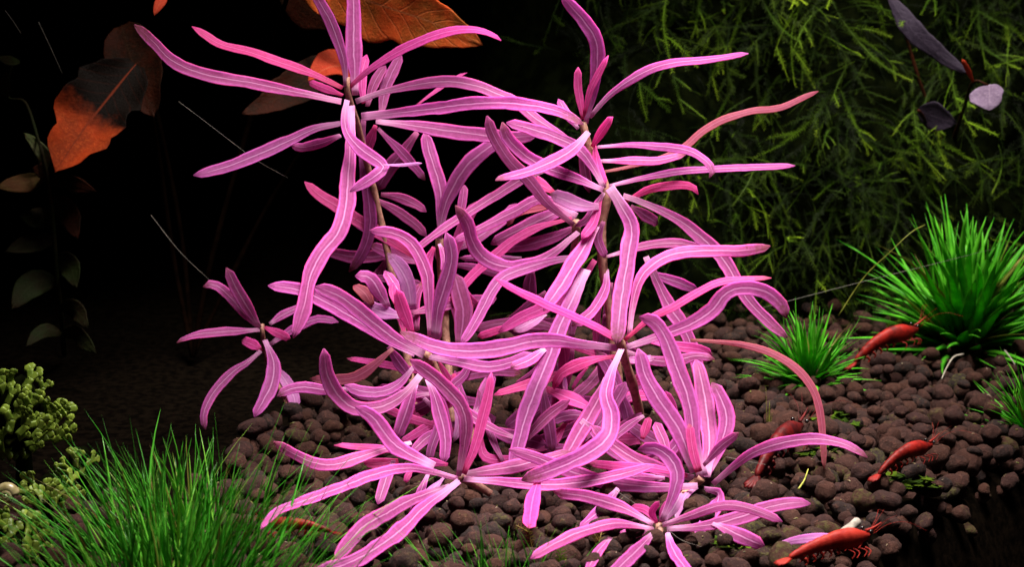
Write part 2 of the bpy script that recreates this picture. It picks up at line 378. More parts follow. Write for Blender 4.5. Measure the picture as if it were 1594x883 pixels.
    for i in (0, n - 1):
        for k in range(cols):                        # cap the ends with quads between the upper and lower skin
            a, b_ = i * K + k, i * K + k + 1
            c_, d_ = i * K + (K - k - 1) % K, i * K + (K - k) % K
            f = [a, b_]
            for x in (c_, d_):
                if x not in f: f.append(x)
            if len(f) >= 3: F.append(tuple(f) if i else tuple(reversed(f)))
    return V, F, UV
seedc = [0]
def leaf(parent, pts, w, d0, d1, m='pink', roll=None, sag=0.0, name='leaf', **kw):
    """pts: the leaf's line as seen, base first; d0/d1: depth at base and tip; w: breadth as seen, in pixels"""
    seedc[0] += 1; s = seedc[0]
    r = random.Random(s * 7 + 5)
    L = [0.0]
    for i in range(1, len(pts)): L.append(L[-1] + math.hypot(pts[i][0] - pts[i - 1][0], pts[i][1] - pts[i - 1][1]))
    p3 = []
    for (x, y), l in zip(pts, L):
        t = l / L[-1]
        p3.append(P(x, y, d0 + (d1 - d0) * t + sag * 4 * t * (1 - t)))
    if roll is None: roll = r.uniform(-0.5, 0.5)
    if not kw.get('ovate'): kw.setdefault('twist', r.uniform(-0.9, 0.9))
    wid = w * 0.93 * (d0 + d1) / 2 / FPX
    V, F, UV = blade(p3, wid, roll, seed=s, thick=kw.pop('thick', 0.026), cup=kw.pop('cup', r.uniform(0.05, 0.30)), **kw)
    return mesh_obj(name, V, F, M[m] if isinstance(m, str) else m, parent, UV)
def stem(parent, pts, w0, w1, m='stem', name='stem'):
    p3 = [P(*q) for q in pts]
    V, F = tube(p3, w0 / 2 * pts[0][2] / FPX, w1 / 2 * pts[-1][2] / FPX, 8, len(pts) * 5, 0.3)
    return mesh_obj(name, V, F, M[m], parent)

# ================================================================== the setting
def grid_mesh(x0, x1, y0, y1, nx, ny, f):
    V = [Vector((x0 + (x1 - x0) * i / nx, y0 + (y1 - y0) * j / ny, 0)) for j in range(ny + 1) for i in range(nx + 1)]
    for v in V: v.z = f(v.x, v.y)
    F = [(j * (nx + 1) + i, j * (nx + 1) + i + 1, (j + 1) * (nx + 1) + i + 1, (j + 1) * (nx + 1) + i) for j in range(ny) for i in range(nx)]
    return V, F
V, F = grid_mesh(-22, 22, -16, 26, 88, 84, lambda x, y: gz(x, y) - 0.20)
ground = mesh_obj('gravel_bed', V, F, M['shade_soil'], location=Vector((0, 0, 0))); tag(ground, kind='structure')
wv = [(-40, 26, -4), (40, 26, -4), (40, 26, 40), (-40, 26, 40), (-40, 26.5, -4), (40, 26.5, -4), (40, 26.5, 40), (-40, 26.5, 40)]
wall = mesh_obj('back_wall', wv, [(0, 1, 2, 3), (4, 7, 6, 5), (0, 3, 7, 4), (1, 5, 6, 2), (0, 4, 5, 1), (3, 2, 6, 7)], M['black'], smooth=False)
tag(wall, kind='structure')

# clay pellets: a jittered two-layer packing
def icosphere(sub):
    import bmesh
    bm = bmesh.new(); bmesh.ops.create_icosphere(bm, subdivisions=sub, radius=1.0)
    vs = [v.co.copy() for v in bm.verts]; fs = [tuple(v.index for v in f.verts) for f in bm.faces]; bm.free()
    return vs, fs
ICO2, ICO2F = icosphere(2); ICO3, ICO3F = icosphere(3)
def pellet_shape(k, fine):
    r = random.Random(100 + k)
    sc = Vector((r.uniform(0.95, 1.4), r.uniform(0.85, 1.1), r.uniform(0.72, 0.95)))
    out = []
    for v in (ICO3 if fine else ICO2):
        n = 1 + 0.20 * noise.noise(v * 0.9 + Vector((k * 7.1, 0, 0))) + 0.13 * noise.noise(v * 2.0 + Vector((k * 3.3, 4, 0))) + 0.085 * noise.noise(v * 4.6 + Vector((k, 9, 0)))
        out.append(Vector((v.x * sc.x, v.y * sc.y, v.z * sc.z)) * n)
    return out
NV = 14
SH_F = [pellet_shape(k, True) for k in range(NV)]; SH_C = [pellet_shape(k, False) for k in range(NV)]
def pixel(p):
    q = p - CAM; d = q.dot(FWD)
    return 797 + q.dot(RGT) / d * FPX, 441.5 - q.dot(UPV) / d * FPX, d
rg = random.Random(5)
pellets = []
cell = {}
def try_pellet(x, y, r, layer, gap):
    ci, cj = int(math.floor(x / 0.4)), int(math.floor(y / 0.4))
    for a in range(ci - 2, ci + 3):
        for b in range(cj - 2, cj + 3):
            for (X, Y, Rr) in cell.get((layer, a, b), ()):
                if (X - x) ** 2 + (Y - y) ** 2 < (gap * (Rr + r)) ** 2: return False
    cell.setdefault((layer, ci, cj), []).append((x, y, r)); return True
for layer, tries, gap in ((0, 30000, 0.80), (1, 22000, 0.96), (2, 2600, 1.6)):
    for _ in range(tries):
        y = rg.uniform(-7.5, 17); half = 1.5 + (y + 37) * 0.235
        x = rg.uniform(-half, half)
        r = rg.choice((0.14, 0.16, 0.17, 0.18, 0.20, 0.225)) * rg.uniform(0.72, 1.05)
        bx_ = -4.6 + 1.1 * noise.noise(Vector((x * .5, y * .5, 8))) + (0.5 * max(0, y - 1.5))
        if y > -2.6 and x < bx_ : continue  # no pellets on the shaded left; bare near-black ground paints the dark
        if y > 11.5: continue  # left bare at the rear as well, for the same painted dark
        if front(x, y) > rg.uniform(-0.1, 0.55): continue  # pellets thin out so near-black ground stands in for the corner's shade
        if not try_pellet(x, y, r, layer, gap): continue
        z = gz(x, y) + (-0.20, 0.10, 0.30)[layer] + rg.uniform(-0.08, 0.08)
        pellets.append((Vector((x, y, z)), r, rg.randrange(NV), (rg.uniform(-0.5, 0.5), rg.uniform(-0.5, 0.5), rg.uniform(0, 6.28)), layer))
def shows(p):
    px, py, d = pixel(p)
    if not (0 < px < 1594 and 470 < py < 890): return 0
    open_area = (px > 1110 and py > 560) or (640 < px < 900 and py > 770) or (900 < px < 1250 and py > 840) or (440 < px < 660 and 640 < py < 883)
    return (2.0 if open_area else 0.6) / d
order = sorted(range(len(pellets)), key=lambda i: -(shows(pellets[i][0]) * pellets[i][1] * (1.15 if pellets[i][4] else 0.75)))
single = set(order[:300])
pel_mesh = []
for k in range(NV):
    for mm in ('pellet', 'algae_pellet'):
        me = bpy.data.meshes.new('pellet'); me.from_pydata([tuple(v) for v in SH_F[k]], [], ICO3F)
        me.polygons.foreach_set('use_smooth', [True] * len(me.polygons)); me.materials.append(M[mm]); pel_mesh.append(me)
from mathutils import Euler
BV, BF = [], []
for i, (p, r, k, rot, layer) in enumerate(pellets):
    if i in single:
        px, py, d = pixel(p)
        alg = (1130 < px < 1400 and 690 < py < 880 and rg.random() < 0.28) or rg.random() < 0.04
        data_obj('pellet', pel_mesh[2 * k + (1 if alg else 0)], ground, p, rot, r)
    else:
        mx = Euler(rot).to_matrix(); px, py, d = pixel(p)
        fine = d < 41 and -40 < px < 1640
        o = len(BV); BV += [p + mx @ (v * r) for v in (SH_F[k] if fine else SH_C[k])]
        BF += [tuple(o + q for q in f) for f in (ICO3F if fine else ICO2F)]
rest = mesh_obj('pellets_rest', BV, BF, M['pellet'], ground); tag(rest, kind='stuff'); rest.name = 'gravel'

# ================================================================== the pink stem plants
def plant(label, base, name='pink_stem_plant'):
    return thing(name, label, 'plant', base, 'pink stem plants with narrow leaves')
# ---- A: tall stem with spreading whorl before the orange leaf
pa = plant('tall pink plant with widely spread whorl of straps in front of the orange leaf', P(650, 660, 39))
stem(pa, [(541, 120, 37.9), (541, 145, 38), (556, 190, 38.4), (570, 250, 38.9), (590, 330, 39.2), (615, 450, 39.3), (640, 590, 39.2), (650, 668, 39)], 9, 13)
leaf(pa, [(531, 158), (458, 143), (390, 129), (319, 116), (268, 95), (241, 68), (220, 48), (209, 38)], 23, 37.9, 36.8, roll=0.2)
leaf(pa, [(533, 137), (489, 117), (438, 99), (387, 82), (343, 70), (316, 54), (299, 41)], 15, 38, 38.6, 'rose', roll=0.8)
leaf(pa, [(533, 148), (506, 138), (480, 127)], 14, 38.1, 39.0, 'rose')
leaf(pa, [(530, 192), (492, 200), (455, 217), (404, 240), (353, 260), (319, 270), (301, 273)], 21, 38.3, 37.4, roll=-0.3)
leaf(pa, [(530, 211), (499, 223), (472, 229), (453, 226)], 17, 38.5, 39.2)
leaf(pa, [(538, 134), (535, 98), (526, 65), (513, 31), (499, 7), (484, -22)], 20, 37.9, 37.4, roll=0.2)
leaf(pa, [(553, 148), (552, 102), (550, 61), (550, 20), (549, -25)], 28, 38.1, 38.3, roll=0.1)
leaf(pa, [(540, 156), (536, 184), (540, 207), (560, 231), (584, 248), (597, 262), (576, 279), (545, 298)], 22, 37.7, 36.2, roll=0.3, tipw=0.2)
leaf(pa, [(597, 257), (626, 257), (657, 254)], 6, 36.6, 36.8, 'pale', thick=0.02)
leaf(pa, [(547, 165), (546, 220), (542, 280), (537, 331), (525, 365), (500, 396), (483, 430), (475, 470), (464, 508), (456, 526)], 29, 38.0, 36.2, roll=0.15, sag=-0.3)
leaf(pa, [(544, 136), (575, 109), (619, 82), (663, 61), (704, 49), (738, 47), (762, 53), (780, 63)], 15, 38, 37.2, 'rose', roll=0.75)
leaf(pa, [(554, 158), (595, 144), (643, 133), (690, 127), (738, 133), (772, 146), (799, 158), (833, 185), (867, 207), (905, 236)], 19, 37.9, 37.6, roll=0.5)
leaf(pa, [(563, 182), (619, 176), (670, 170), (721, 163), (772, 160), (813, 163), (847, 168), (877, 177), (908, 194)], 22, 38.2, 37.2, roll=-0.25, base=0.6)
leaf(pa, [(585, 189), (636, 195), (687, 202), (738, 209), (789, 214), (836, 210)], 25, 38.5, 38.9, roll=0.2)
leaf(pa, [(646, 166), (670, 148), (694, 131), (717, 117), (727, 113)], 7, 39.2, 39.6, 'rose', thick=0.025)
leaf(pa, [(593, 180), (600, 140), (613, 109), (625, 86)], 21, 39, 39.6, 'mauve')
leaf(pa, [(572, 165), (584, 128), (600, 102)], 17, 38.8, 39.3, 'mauve')
leaf(pa, [(566, 160), (563, 120), (571, 85)], 18, 38.8, 39.4, 'rose')
leaf(pa, [(566, 185), (564, 225), (567, 260), (572, 300), (576, 350), (569, 382), (556, 406), (543, 423)], 22, 38.9, 39.3, 'mauve', roll=0.1)
leaf(pa, [(588, 200), (617, 230), (640, 255), (662, 281)], 16, 39.1, 39.4, 'mauve')
leaf(pa, [(650, 206), (629, 236), (607, 262), (588, 297)], 24, 39.2, 39.6, 'mauve')
leaf(pa, [(585, 195), (576, 222), (566, 250)], 16, 39, 39.3, 'rose')
leaf(pa, [(593, 303), (620, 307), (645, 318), (664, 330)], 17, 40.2, 40.3, 'mauve', roll=0.1)
leaf(pa, [(585, 311), (615, 327), (645, 348), (664, 369)], 17, 40.1, 40.1, 'mauve', roll=0.1)
# ---- B: tallest right hand stem
pb = plant('tallest pink plant, its stem standing against the green moss', P(962, 695, 37.6))
stem(pb, [(907, 190, 37.4), (920, 240, 37.5), (944, 297, 37.5), (937, 350, 37.6), (938, 410, 37.7), (948, 480, 37.9), (958, 560, 38), (965, 640, 38.1), (962, 700, 37.6)], 12, 18)
leaf(pb, [(911, 192), (920, 152), (928, 109), (928, 65), (909, 33), (888, 9), (873, -8)], 24, 37.4, 36.6, roll=0.2)
leaf(pb, [(909, 180), (920, 140), (936, 108), (947, 86)], 12, 37.3, 36.9, 'rose', roll=0.6)
leaf(pb, [(907, 186), (900, 138), (900, 104)], 14, 37.3, 37.2, 'rose')
leaf(pb, [(918, 182), (953, 145), (996, 116), (1040, 100), (1094, 94), (1134, 89), (1165, 83)], 16, 37.4, 36.4, roll=0.5)
leaf(pb, [(900, 200), (882, 176), (869, 154)], 14, 37.5, 37.9)
leaf(pb, [(922, 228), (936, 207), (954, 182)], 16, 37.4, 36.9, 'rose', roll=0.3)
leaf(pb, [(930, 229), (975, 226), (1022, 228), (1069, 234), (1098, 250), (1109, 266), (1104, 277)], 14, 37.5, 36.6, roll=0.5, tipw=0.2)
leaf(pb, [(934, 251), (982, 250), (1025, 250), (1068, 240)], 14, 37.6, 37.9, roll=-0.5)
leaf(pb, [(938, 268), (975, 261), (1018, 250), (1062, 232), (1091, 207), (1123, 188), (1167, 174), (1214, 168), (1250, 152), (1274, 142)], 12, 37.8, 38.4, 'bronze', roll=0.5)
leaf(pb, [(916, 206), (888, 236), (841, 261), (804, 274), (771, 281)], 20, 37.1, 35.6, roll=0.5, peak=0.3)
leaf(pb, [(938, 296), (895, 277), (851, 262), (815, 240), (790, 214), (782, 190)], 23, 37.1, 36.4, roll=0.15)
leaf(pb, [(893, 350), (851, 315), (826, 283), (793, 250), (768, 210), (758, 180)], 22, 37.4, 37.2, 'mauve', roll=0.1)
leaf(pb, [(940, 293), (924, 262), (900, 232), (859, 212), (822, 200), (788, 191)], 22, 37.2, 37.4, roll=-0.3)
leaf(pb, [(910, 205), (908, 246), (917, 300)], 17, 37.6, 37.7, 'mauve')
leaf(pb, [(925, 225), (930, 258), (942, 290)], 15, 37.4, 37.2, 'rose', roll=0.4)
leaf(pb, [(932, 322), (905, 320), (880, 312), (856, 302)], 25, 37.2, 36.9, 'pale', roll=0.3)
leaf(pb, [(850, 262), (816, 277), (781, 299), (744, 323), (703, 349), (665, 376), (640, 398)], 17, 37.8, 37.6, roll=0.5, base=0.8)
leaf(pb, [(948, 290), (1003, 277), (1064, 267), (1132, 263), (1190, 261), (1238, 258)], 13, 37.3, 37.0, roll=0.5)
leaf(pb, [(975, 313), (1013, 294), (1050, 289), (1077, 291), (1087, 303)], 15, 37.6, 37.0, 'rose', roll=0.3, tipw=0.2)
leaf(pb, [(970, 305), (1000, 316), (1035, 331), (1071, 353), (1105, 382), (1132, 413), (1149, 444), (1166, 471), (1200, 505), (1226, 526)], 23, 37.5, 36.6, roll=0.15)
leaf(pb, [(950, 292), (970, 325), (984, 355), (980, 389), (973, 430), (966, 477), (960, 537)], 31, 37.0, 35.7, roll=0.12, base=0.6)
leaf(pb, [(945, 400), (996, 386), (1050, 379), (1094, 387)], 15, 37.6, 37.8, roll=0.6)
leaf(pb, [(982, 322), (1003, 335), (1024, 349)], 19, 38, 38.4, 'mauve')
leaf(pb, [(944, 420), (942, 450), (921, 486), (890, 508)], 19, 37.7, 37.2, roll=0.2)
leaf(pb, [(950, 440), (946, 498), (940, 560), (945, 610)], 23, 38.2, 38.4, 'mauve', roll=0.1)
leaf(pb, [(935, 310), (925, 345), (905, 372)], 16, 37.3, 37.0, 'rose')
leaf(pb, [(940, 345), (930, 372), (942, 402)], 16, 37.4, 37.3, 'mauve')
leaf(pb, [(1010, 425), (1045, 437), (1086, 451)], 18, 38.3, 38.8, roll=0.2)
leaf(pb, [(1005, 400), (1037, 468), (1064, 511), (1081, 552), (1090, 600)], 24, 37.9, 37.4, roll=0.1)
leaf(pb, [(940, 300), (915, 340), (895, 352)], 14, 37.3, 37.2, 'pink')
# ---- J: head behind the tall stem
pj = plant('pink plant whose crown sits behind the tallest stem, straps sweeping level', P(870, 672, 38.8))
stem(pj, [(898, 345, 38.2), (893, 400, 38.6), (886, 480, 39), (878, 570, 39.1), (870, 676, 38.8)], 13, 14)
leaf(pj, [(897, 338), (845, 311), (798, 331), (750, 355), (704, 377)], 17, 38.4, 38.2, roll=0.4, base=0.8)
leaf(pj, [(893, 322), (866, 332), (842, 343), (805, 360), (764, 380)], 25, 38.6, 38.5, 'pink', roll=0.35, base=0.7)
leaf(pj, [(890, 340), (840, 354), (795, 378), (754, 413), (722, 444), (700, 470)], 17, 38.2, 37.8, 'rose', roll=0.4)
leaf(pj, [(900, 352), (866, 368), (818, 382), (775, 387)], 21, 38.5, 38.7, 'mauve', roll=0.3)
leaf(pj, [(900, 362), (862, 394), (827, 411), (791, 416), (757, 405), (737, 380), (727, 348), (709, 320)], 25, 37.9, 36.6, roll=0.2)
leaf(pj, [(812, 402), (770, 402), (714, 402)], 12, 38.8, 38.8, 'pink')
leaf(pj, [(905, 400), (860, 406), (815, 419), (782, 434), (764, 457), (750, 484), (730, 521), (718, 537)], 21, 37.6, 36.6, roll=0.4)
leaf(pj, [(928, 352), (908, 388), (884, 428), (864, 458), (846, 484)], 28, 37.2, 36.6, roll=0.15)
leaf(pj, [(926, 405), (907, 433), (876, 460), (842, 482), (811, 496), (776, 518)], 22, 37.3, 37.2, 'rose', roll=0.2)
leaf(pj, [(912, 420), (890, 470), (870, 512), (857, 550), (836, 602), (820, 643), (808, 685), (796, 732)], 30, 37.0, 35.6, roll=0.12, base=0.7)
leaf(pj, [(827, 420), (824, 445), (828, 468)], 24, 39.3, 39.5, 'mauve')
leaf(pj, [(850, 455), (818, 480), (785, 508)], 17, 38.4, 38.8, 'mauve')
leaf(pj, [(850, 490), (824, 505), (799, 516)], 19, 37.6, 37.4, 'pale', tipw=0.25)
leaf(pj, [(798, 505), (770, 516), (743, 524)], 13, 38.0, 38.2, 'rose')
leaf(pj, [(862, 320), (806, 330), (790, 352)], 17, 39.4, 39.8, 'bronze')
leaf(pj, [(862, 300), (830, 280), (812, 262)], 20, 38.4, 38.6, 'rose')
# ---- I: head behind the centre-left
pi_ = plant('pink plant behind the dense middle, arching strap reaching towards the spread whorl', P(705, 660, 39))
stem(pi_, [(684, 372, 39.4), (688, 450, 39.7), (697, 560, 39.5), (706, 664, 39)], 14, 14)
leaf(pi_, [(684, 372), (690, 332), (704, 294), (724, 262), (745, 241), (775, 222), (800, 214)], 26, 39.2, 39.0, roll=0.2)
leaf(pi_, [(686, 365), (687, 320), (685, 292), (677, 265), (667, 235), (661, 205)], 25, 39.3, 39.5, 'pink', roll=0.1)
leaf(pi_, [(715, 345), (720, 315), (723, 288)], 15, 39.8, 40, 'mauve')
leaf(pi_, [(650, 402), (617, 381), (583, 359), (549, 339), (525, 322), (498, 305), (474, 283)], 22, 39.2, 39.3, 'rose', roll=0.2)
leaf(pi_, [(655, 410), (615, 398), (575, 381)], 21, 39.4, 39.6, 'mauve')
leaf(pi_, [(675, 385), (665, 410), (670, 440)], 18, 39.2, 39.1, 'rose')
leaf(pi_, [(600, 372), (570, 355), (545, 335)], 18, 39.8, 40.2, 'mauve')
leaf(pi_, [(684, 380), (692, 400), (690, 425)], 14, 39, 38.8, 'pink')
# ---- C: small separate head at the side
pc = plant('small pink plantlet standing apart on dark ground, tips drooping', P(457, 642, 39.9))
stem(pc, [(408, 505, 40), (409, 520, 40), (413, 550, 40.3), (430, 595, 40.5), (457, 646, 39.9)], 8, 8)
leaf(pc, [(404, 510), (389, 484), (372, 457), (359, 432), (352, 417)], 21, 39.9, 39.4, roll=0.1)
leaf(pc, [(400, 507), (378, 485), (359, 464), (345, 451), (330, 443), (316, 447)], 18, 39.9, 39.5, roll=0.2)
leaf(pc, [(404, 514), (372, 516), (342, 518), (314, 521), (294, 526), (275, 534)], 14, 39.9, 39.0, roll=0.6)
leaf(pc, [(407, 545), (392, 537), (377, 530)], 17, 40.2, 40.6, 'rose')
leaf(pc, [(406, 547), (385, 565), (366, 577), (342, 600), (325, 625), (317, 648), (320, 670)], 16, 40, 39.2, roll=0.3)
leaf(pc, [(412, 530), (423, 555), (427, 575), (422, 600), (412, 622), (396, 650)], 25, 39.8, 39.0, roll=0.1, base=0.35)
leaf(pc, [(428, 572), (444, 594), (456, 616), (460, 636)], 21, 40.2, 40.1, 'pale', tipw=0.05)
leaf(pc, [(412, 510), (430, 518), (452, 527)], 15, 39.9, 39.6, 'rose')
leaf(pc, [(420, 505), (443, 490), (470, 478)], 14, 40, 40.2, roll=0.5)
leaf(pc, [(420, 537), (450, 517), (477, 504), (498, 497), (527, 502)], 14, 40.1, 39.9, roll=0.5)
# ---- D: dense centre-left rosette
pd = plant('dense pink rosette with a pale upright leaf among its straps', P(740, 700, 37.4))
stem(pd, [(662, 548, 36.8), (690, 600, 37.2), (720, 645, 37.5), (742, 705, 37.4)], 16, 15)
leaf(pd, [(678, 527), (682, 484), (693, 443), (703, 406), (700, 378), (694, 362)], 26, 36.7, 36.4, roll=0.15, base=0.6)
leaf(pd, [(669, 522), (667, 470), (664, 430), (652, 398), (635, 375), (611, 363), (575, 359)], 22, 36.9, 36.7, roll=0.2)
leaf(pd, [(640, 482), (637, 450), (624, 420), (603, 394)], 27, 37, 36.8, 'pale', roll=0.1, base=0.8, tipw=0.3, peak=0.3)
leaf(pd, [(642, 522), (628, 484), (617, 450)], 22, 36.6, 36.3, 'rose', roll=0.1)
leaf(pd, [(715, 540), (721, 498), (717, 464), (705, 425)], 33, 37.5, 37.8, 'mauve', roll=0.1)
leaf(pd, [(650, 515), (645, 475), (656, 440)], 20, 37.4, 37.7, 'mauve')
leaf(pd, [(646, 552), (605, 530), (562, 503), (520, 478), (480, 457), (450, 449), (417, 445)], 25, 36.7, 36.4, roll=0.25)
leaf(pd, [(660, 552), (625, 535), (590, 510), (560, 485), (528, 461), (490, 447)], 26, 36.5, 36.0, roll=0.15, base=0.6)
leaf(pd, [(625, 493), (593, 486), (564, 472)], 24, 36.9, 37.2, 'pale', roll=0.2)
leaf(pd, [(604, 478), (588, 450), (574, 432), (553, 430)], 26, 37, 36.8, 'pink', roll=0.2, tipw=0.08)
leaf(pd, [(580, 475), (568, 458), (550, 445)], 20, 37.1, 37.2, 'bronze', tipw=0.05)
leaf(pd, [(615, 475), (610, 455), (612, 440)], 12, 37.4, 37.6, 'rose')
leaf(pd, [(668, 556), (716, 565), (757, 572), (794, 566), (829, 550)], 22, 36.8, 36.5, roll=0.35)
leaf(pd, [(655, 585), (632, 612), (604, 630), (575, 637), (546, 634), (522, 611), (508, 578), (504, 543)], 27, 36.3, 35.4, roll=0.15)
leaf(pd, [(644, 572), (622, 598), (594, 611), (562, 610), (536, 600)], 19, 36.6, 36.3, roll=0.4)
leaf(pd, [(612, 543), (583, 569), (553, 588), (520, 592), (482, 590)], 18, 37, 37.2, 'bronze', roll=0.3)
leaf(pd, [(545, 606), (512, 608), (470, 603), (446, 609), (431, 618)], 19, 36.8, 36.4, roll=0.2)
leaf(pd, [(666, 590), (680, 630), (692, 680), (690, 724)], 25, 36.2, 35.9, 'pink', roll=0.2)
leaf(pd, [(648, 596), (633, 640), (617, 684)], 24, 36.5, 36.4, 'pink', roll=0.2)
leaf(pd, [(672, 600), (690, 640), (700, 690)], 18, 36.8, 36.9, 'mauve')
leaf(pd, [(660, 620), (685, 650), (672, 700), (668, 722)], 17, 36.9, 36.8, 'pink')
leaf(pd, [(605, 540), (625, 570), (640, 590)], 20, 37.2, 37.4, 'mauve')
leaf(pd, [(683, 562), (695, 585), (712, 615)], 11, 37.2, 37.4, 'rose')
leaf(pd, [(735, 560), (722, 585), (706, 600), (690, 628)], 17, 37.4, 37.2, 'pink')
leaf(pd, [(690, 650), (660, 668), (622, 690)], 15, 37.5, 37.2, 'rose')
leaf(pd, [(700, 665), (668, 680), (640, 705)], 17, 37.4, 37.0, 'pink')
leaf(pd, [(680, 625), (655, 640), (630, 660)], 18, 37.7, 37.6, 'rose')
leaf(pd, [(700, 600), (715, 650), (705, 690)], 15, 37.4, 37.3, 'pale')
# ---- E: front head in the middle
pe = plant('pink plant with a dark red node in the middle and long level straps', P(1005, 705, 37.1))
stem(pe, [(966, 528, 35.9), (968, 545, 36), (985, 600, 36.6), (998, 655, 37.1), (1005, 712, 37.1)], 15, 15)
leaf(pe, [(960, 542), (917, 538), (866, 531), (825, 533), (781, 543), (737, 548), (689, 544), (652, 532), (623, 517)], 28, 35.9, 35.6, roll=0.25)
leaf(pe, [(968, 545), (952, 582), (944, 615), (953, 647), (947, 680), (918, 705), (877, 726), (836, 740), (812, 748)], 30, 35.7, 34.0, roll=0.15, sag=-0.2)
leaf(pe, [(959, 528), (930, 511), (893, 494), (849, 474), (805, 453), (772, 435)], 14, 35.8, 35.2, 'rose', roll=0.5, base=0.8)
leaf(pe, [(972, 530), (1010, 498), (1050, 478), (1098, 450), (1132, 438), (1201, 433)], 14, 35.8, 35.6, 'rose', roll=0.5)
leaf(pe, [(976, 541), (1023, 525), (1071, 508), (1108, 484), (1127, 460), (1150, 449), (1186, 452), (1207, 464), (1220, 481), (1224, 496)], 26, 35.9, 35.4, roll=0.2)
leaf(pe, [(980, 522), (986, 471), (996, 437), (1016, 413), (1050, 396), (1098, 391), (1149, 391), (1186, 387), (1199, 383)], 21, 36, 36.4, roll=0.25)
leaf(pe, [(945, 590), (930, 625), (910, 660), (895, 688), (878, 716)], 30, 36.2, 35.8, roll=0.3)
leaf(pe, [(957, 556), (925, 561), (895, 571), (872, 584), (862, 606)], 18, 36.6, 36.8, 'rose', roll=0.3)
leaf(pe, [(850, 606), (880, 619), (905, 629), (930, 645)], 21, 36.9, 36.6, 'rose')
leaf(pe, [(925, 655), (896, 647), (875, 650), (858, 658)], 18, 37, 36.9, 'pink', roll=0.4)
leaf(pe, [(845, 605), (852, 650), (861, 704)], 23, 36.8, 36.6, 'mauve', roll=0.1)
leaf(pe, [(848, 544), (825, 561), (795, 573)], 20, 36.4, 36.0, 'pink', roll=0.3)
leaf(pe, [(905, 572), (870, 584), (835, 595), (800, 606), (768, 616)], 17, 37.1, 37.0, 'rose', roll=0.4)
leaf(pe, [(915, 572), (900, 590), (890, 608)], 7, 37.4, 37.5, 'rose', thick=0.025)
leaf(pe, [(960, 560), (985, 562), (1020, 558)], 12, 36.4, 36.4, 'pale')
leaf(pe, [(975, 548), (1010, 560), (1045, 563), (1085, 555), (1113, 560)], 19, 36.9, 36.7, 'pink', roll=0.3)
leaf(pe, [(1000, 530), (1050, 540), (1092, 545), (1110, 558)], 17, 37.3, 37.2, 'rose')
leaf(pe, [(1075, 530), (1110, 532), (1155, 537), (1197, 549), (1238, 573), (1262, 602), (1275, 635), (1280, 676), (1283, 732)], 14, 36.6, 35.6, 'bronze', roll=0.3, thick=0.03)
leaf(pe, [(1002, 648), (982, 660), (962, 677), (950, 690)], 15, 36.2, 36.0, 'pink')
leaf(pe, [(985, 600), (1000, 590), (1018, 602)], 26, 37.5, 37.4, 'rose')
leaf(pe, [(960, 600), (975, 640), (985, 690)], 20, 37.2, 37.2, 'mauve')
leaf(pe, [(905, 655), (925, 672), (955, 701), (992, 722)], 25, 36.0, 35.6, 'pink', roll=0.2)
leaf(pe, [(750, 665), (785, 677), (815, 684), (850, 692)], 26, 36.7, 36.4, 'mauve', roll=0.2)
leaf(pe, [(748, 680), (752, 708), (768, 716), (800, 716)], 18, 36.5, 36.2, 'rose')
leaf(pe, [(880, 660), (860, 690), (815, 705)], 18, 37, 36.8, 'rose')
leaf(pe, [(990, 615), (960, 632), (935, 660)], 22, 37.4, 37.3, 'mauve')
leaf(pe, [(855, 540), (835, 575), (800, 600)], 9, 37.3, 37.4, 'mauve')
# ---- F: low rosette at the front
pf = plant('low pink rosette with one red upright leaf, trailing straps over the grass', P(760, 765, 34.9))
stem(pf, [(715, 744, 34.5), (735, 752, 34.8), (765, 770, 34.8)], 14, 12)
leaf(pf, [(712, 746), (668, 734), (627, 730), (577, 742), (524, 763), (475, 781), (438, 795), (413, 816), (404, 825)], 19, 34.4, 30.4, roll=0.4)
leaf(pf, [(676, 727), (638, 709), (612, 691), (594, 668), (578, 648), (553, 634)], 27, 34.8, 34.9, roll=0.15, base=0.6)
leaf(pf, [(713, 742), (721, 701), (725, 660), (717, 631), (692, 602), (664, 578), (638, 560)], 25, 34.4, 34.0, roll=0.2)
leaf(pf, [(721, 738), (738, 701), (750, 656), (760, 615), (765, 580)], 18, 34.4, 34.6, 'rose', roll=0.1, base=0.7)
leaf(pf, [(714, 750), (692, 767), (660, 791), (627, 824), (594, 849), (561, 869), (525, 884), (480, 895)], 27, 34.2, 29.6, roll=0.15)
leaf(pf, [(700, 757), (643, 778), (602, 800), (565, 821), (544, 845), (522, 871)], 25, 34.4, 30.6, 'pink', roll=0.2)
leaf(pf, [(666, 740), (652, 775), (641, 810)], 16, 34.2, 33.2, 'pink')
leaf(pf, [(640, 690), (600, 700), (553, 715), (520, 725), (487, 721), (454, 705), (426, 688)], 20, 35.2, 34.2, roll=0.3)
leaf(pf, [(640, 702), (586, 699), (557, 697), (520, 694)], 14, 35.3, 35.0, 'rose', roll=0.4)
leaf(pf, [(613, 718), (600, 750), (588, 786)], 20, 34.9, 34.2, 'pink')
leaf(pf, [(620, 718), (595, 722), (566, 722)], 18, 35.3, 35.2, 'rose')
leaf(pf, [(697, 724), (670, 720), (640, 728)], 15, 34.9, 35.0, 'rose')
leaf(pf, [(716, 740), (783, 730), (844, 717), (890, 704)], 22, 34.6, 34.9, 'pink', roll=0.35)
leaf(pf, [(718, 746), (783, 751), (844, 756), (906, 752), (968, 739), (1019, 725)], 21, 34.5, 34.6, 'pink', roll=0.35)
leaf(pf, [(690, 745), (676, 760), (650, 780)], 12, 35, 34.6, 'pale')
leaf(pf, [(640, 735), (635, 742), (632, 752)], 12, 35.1, 35.0, 'rose')
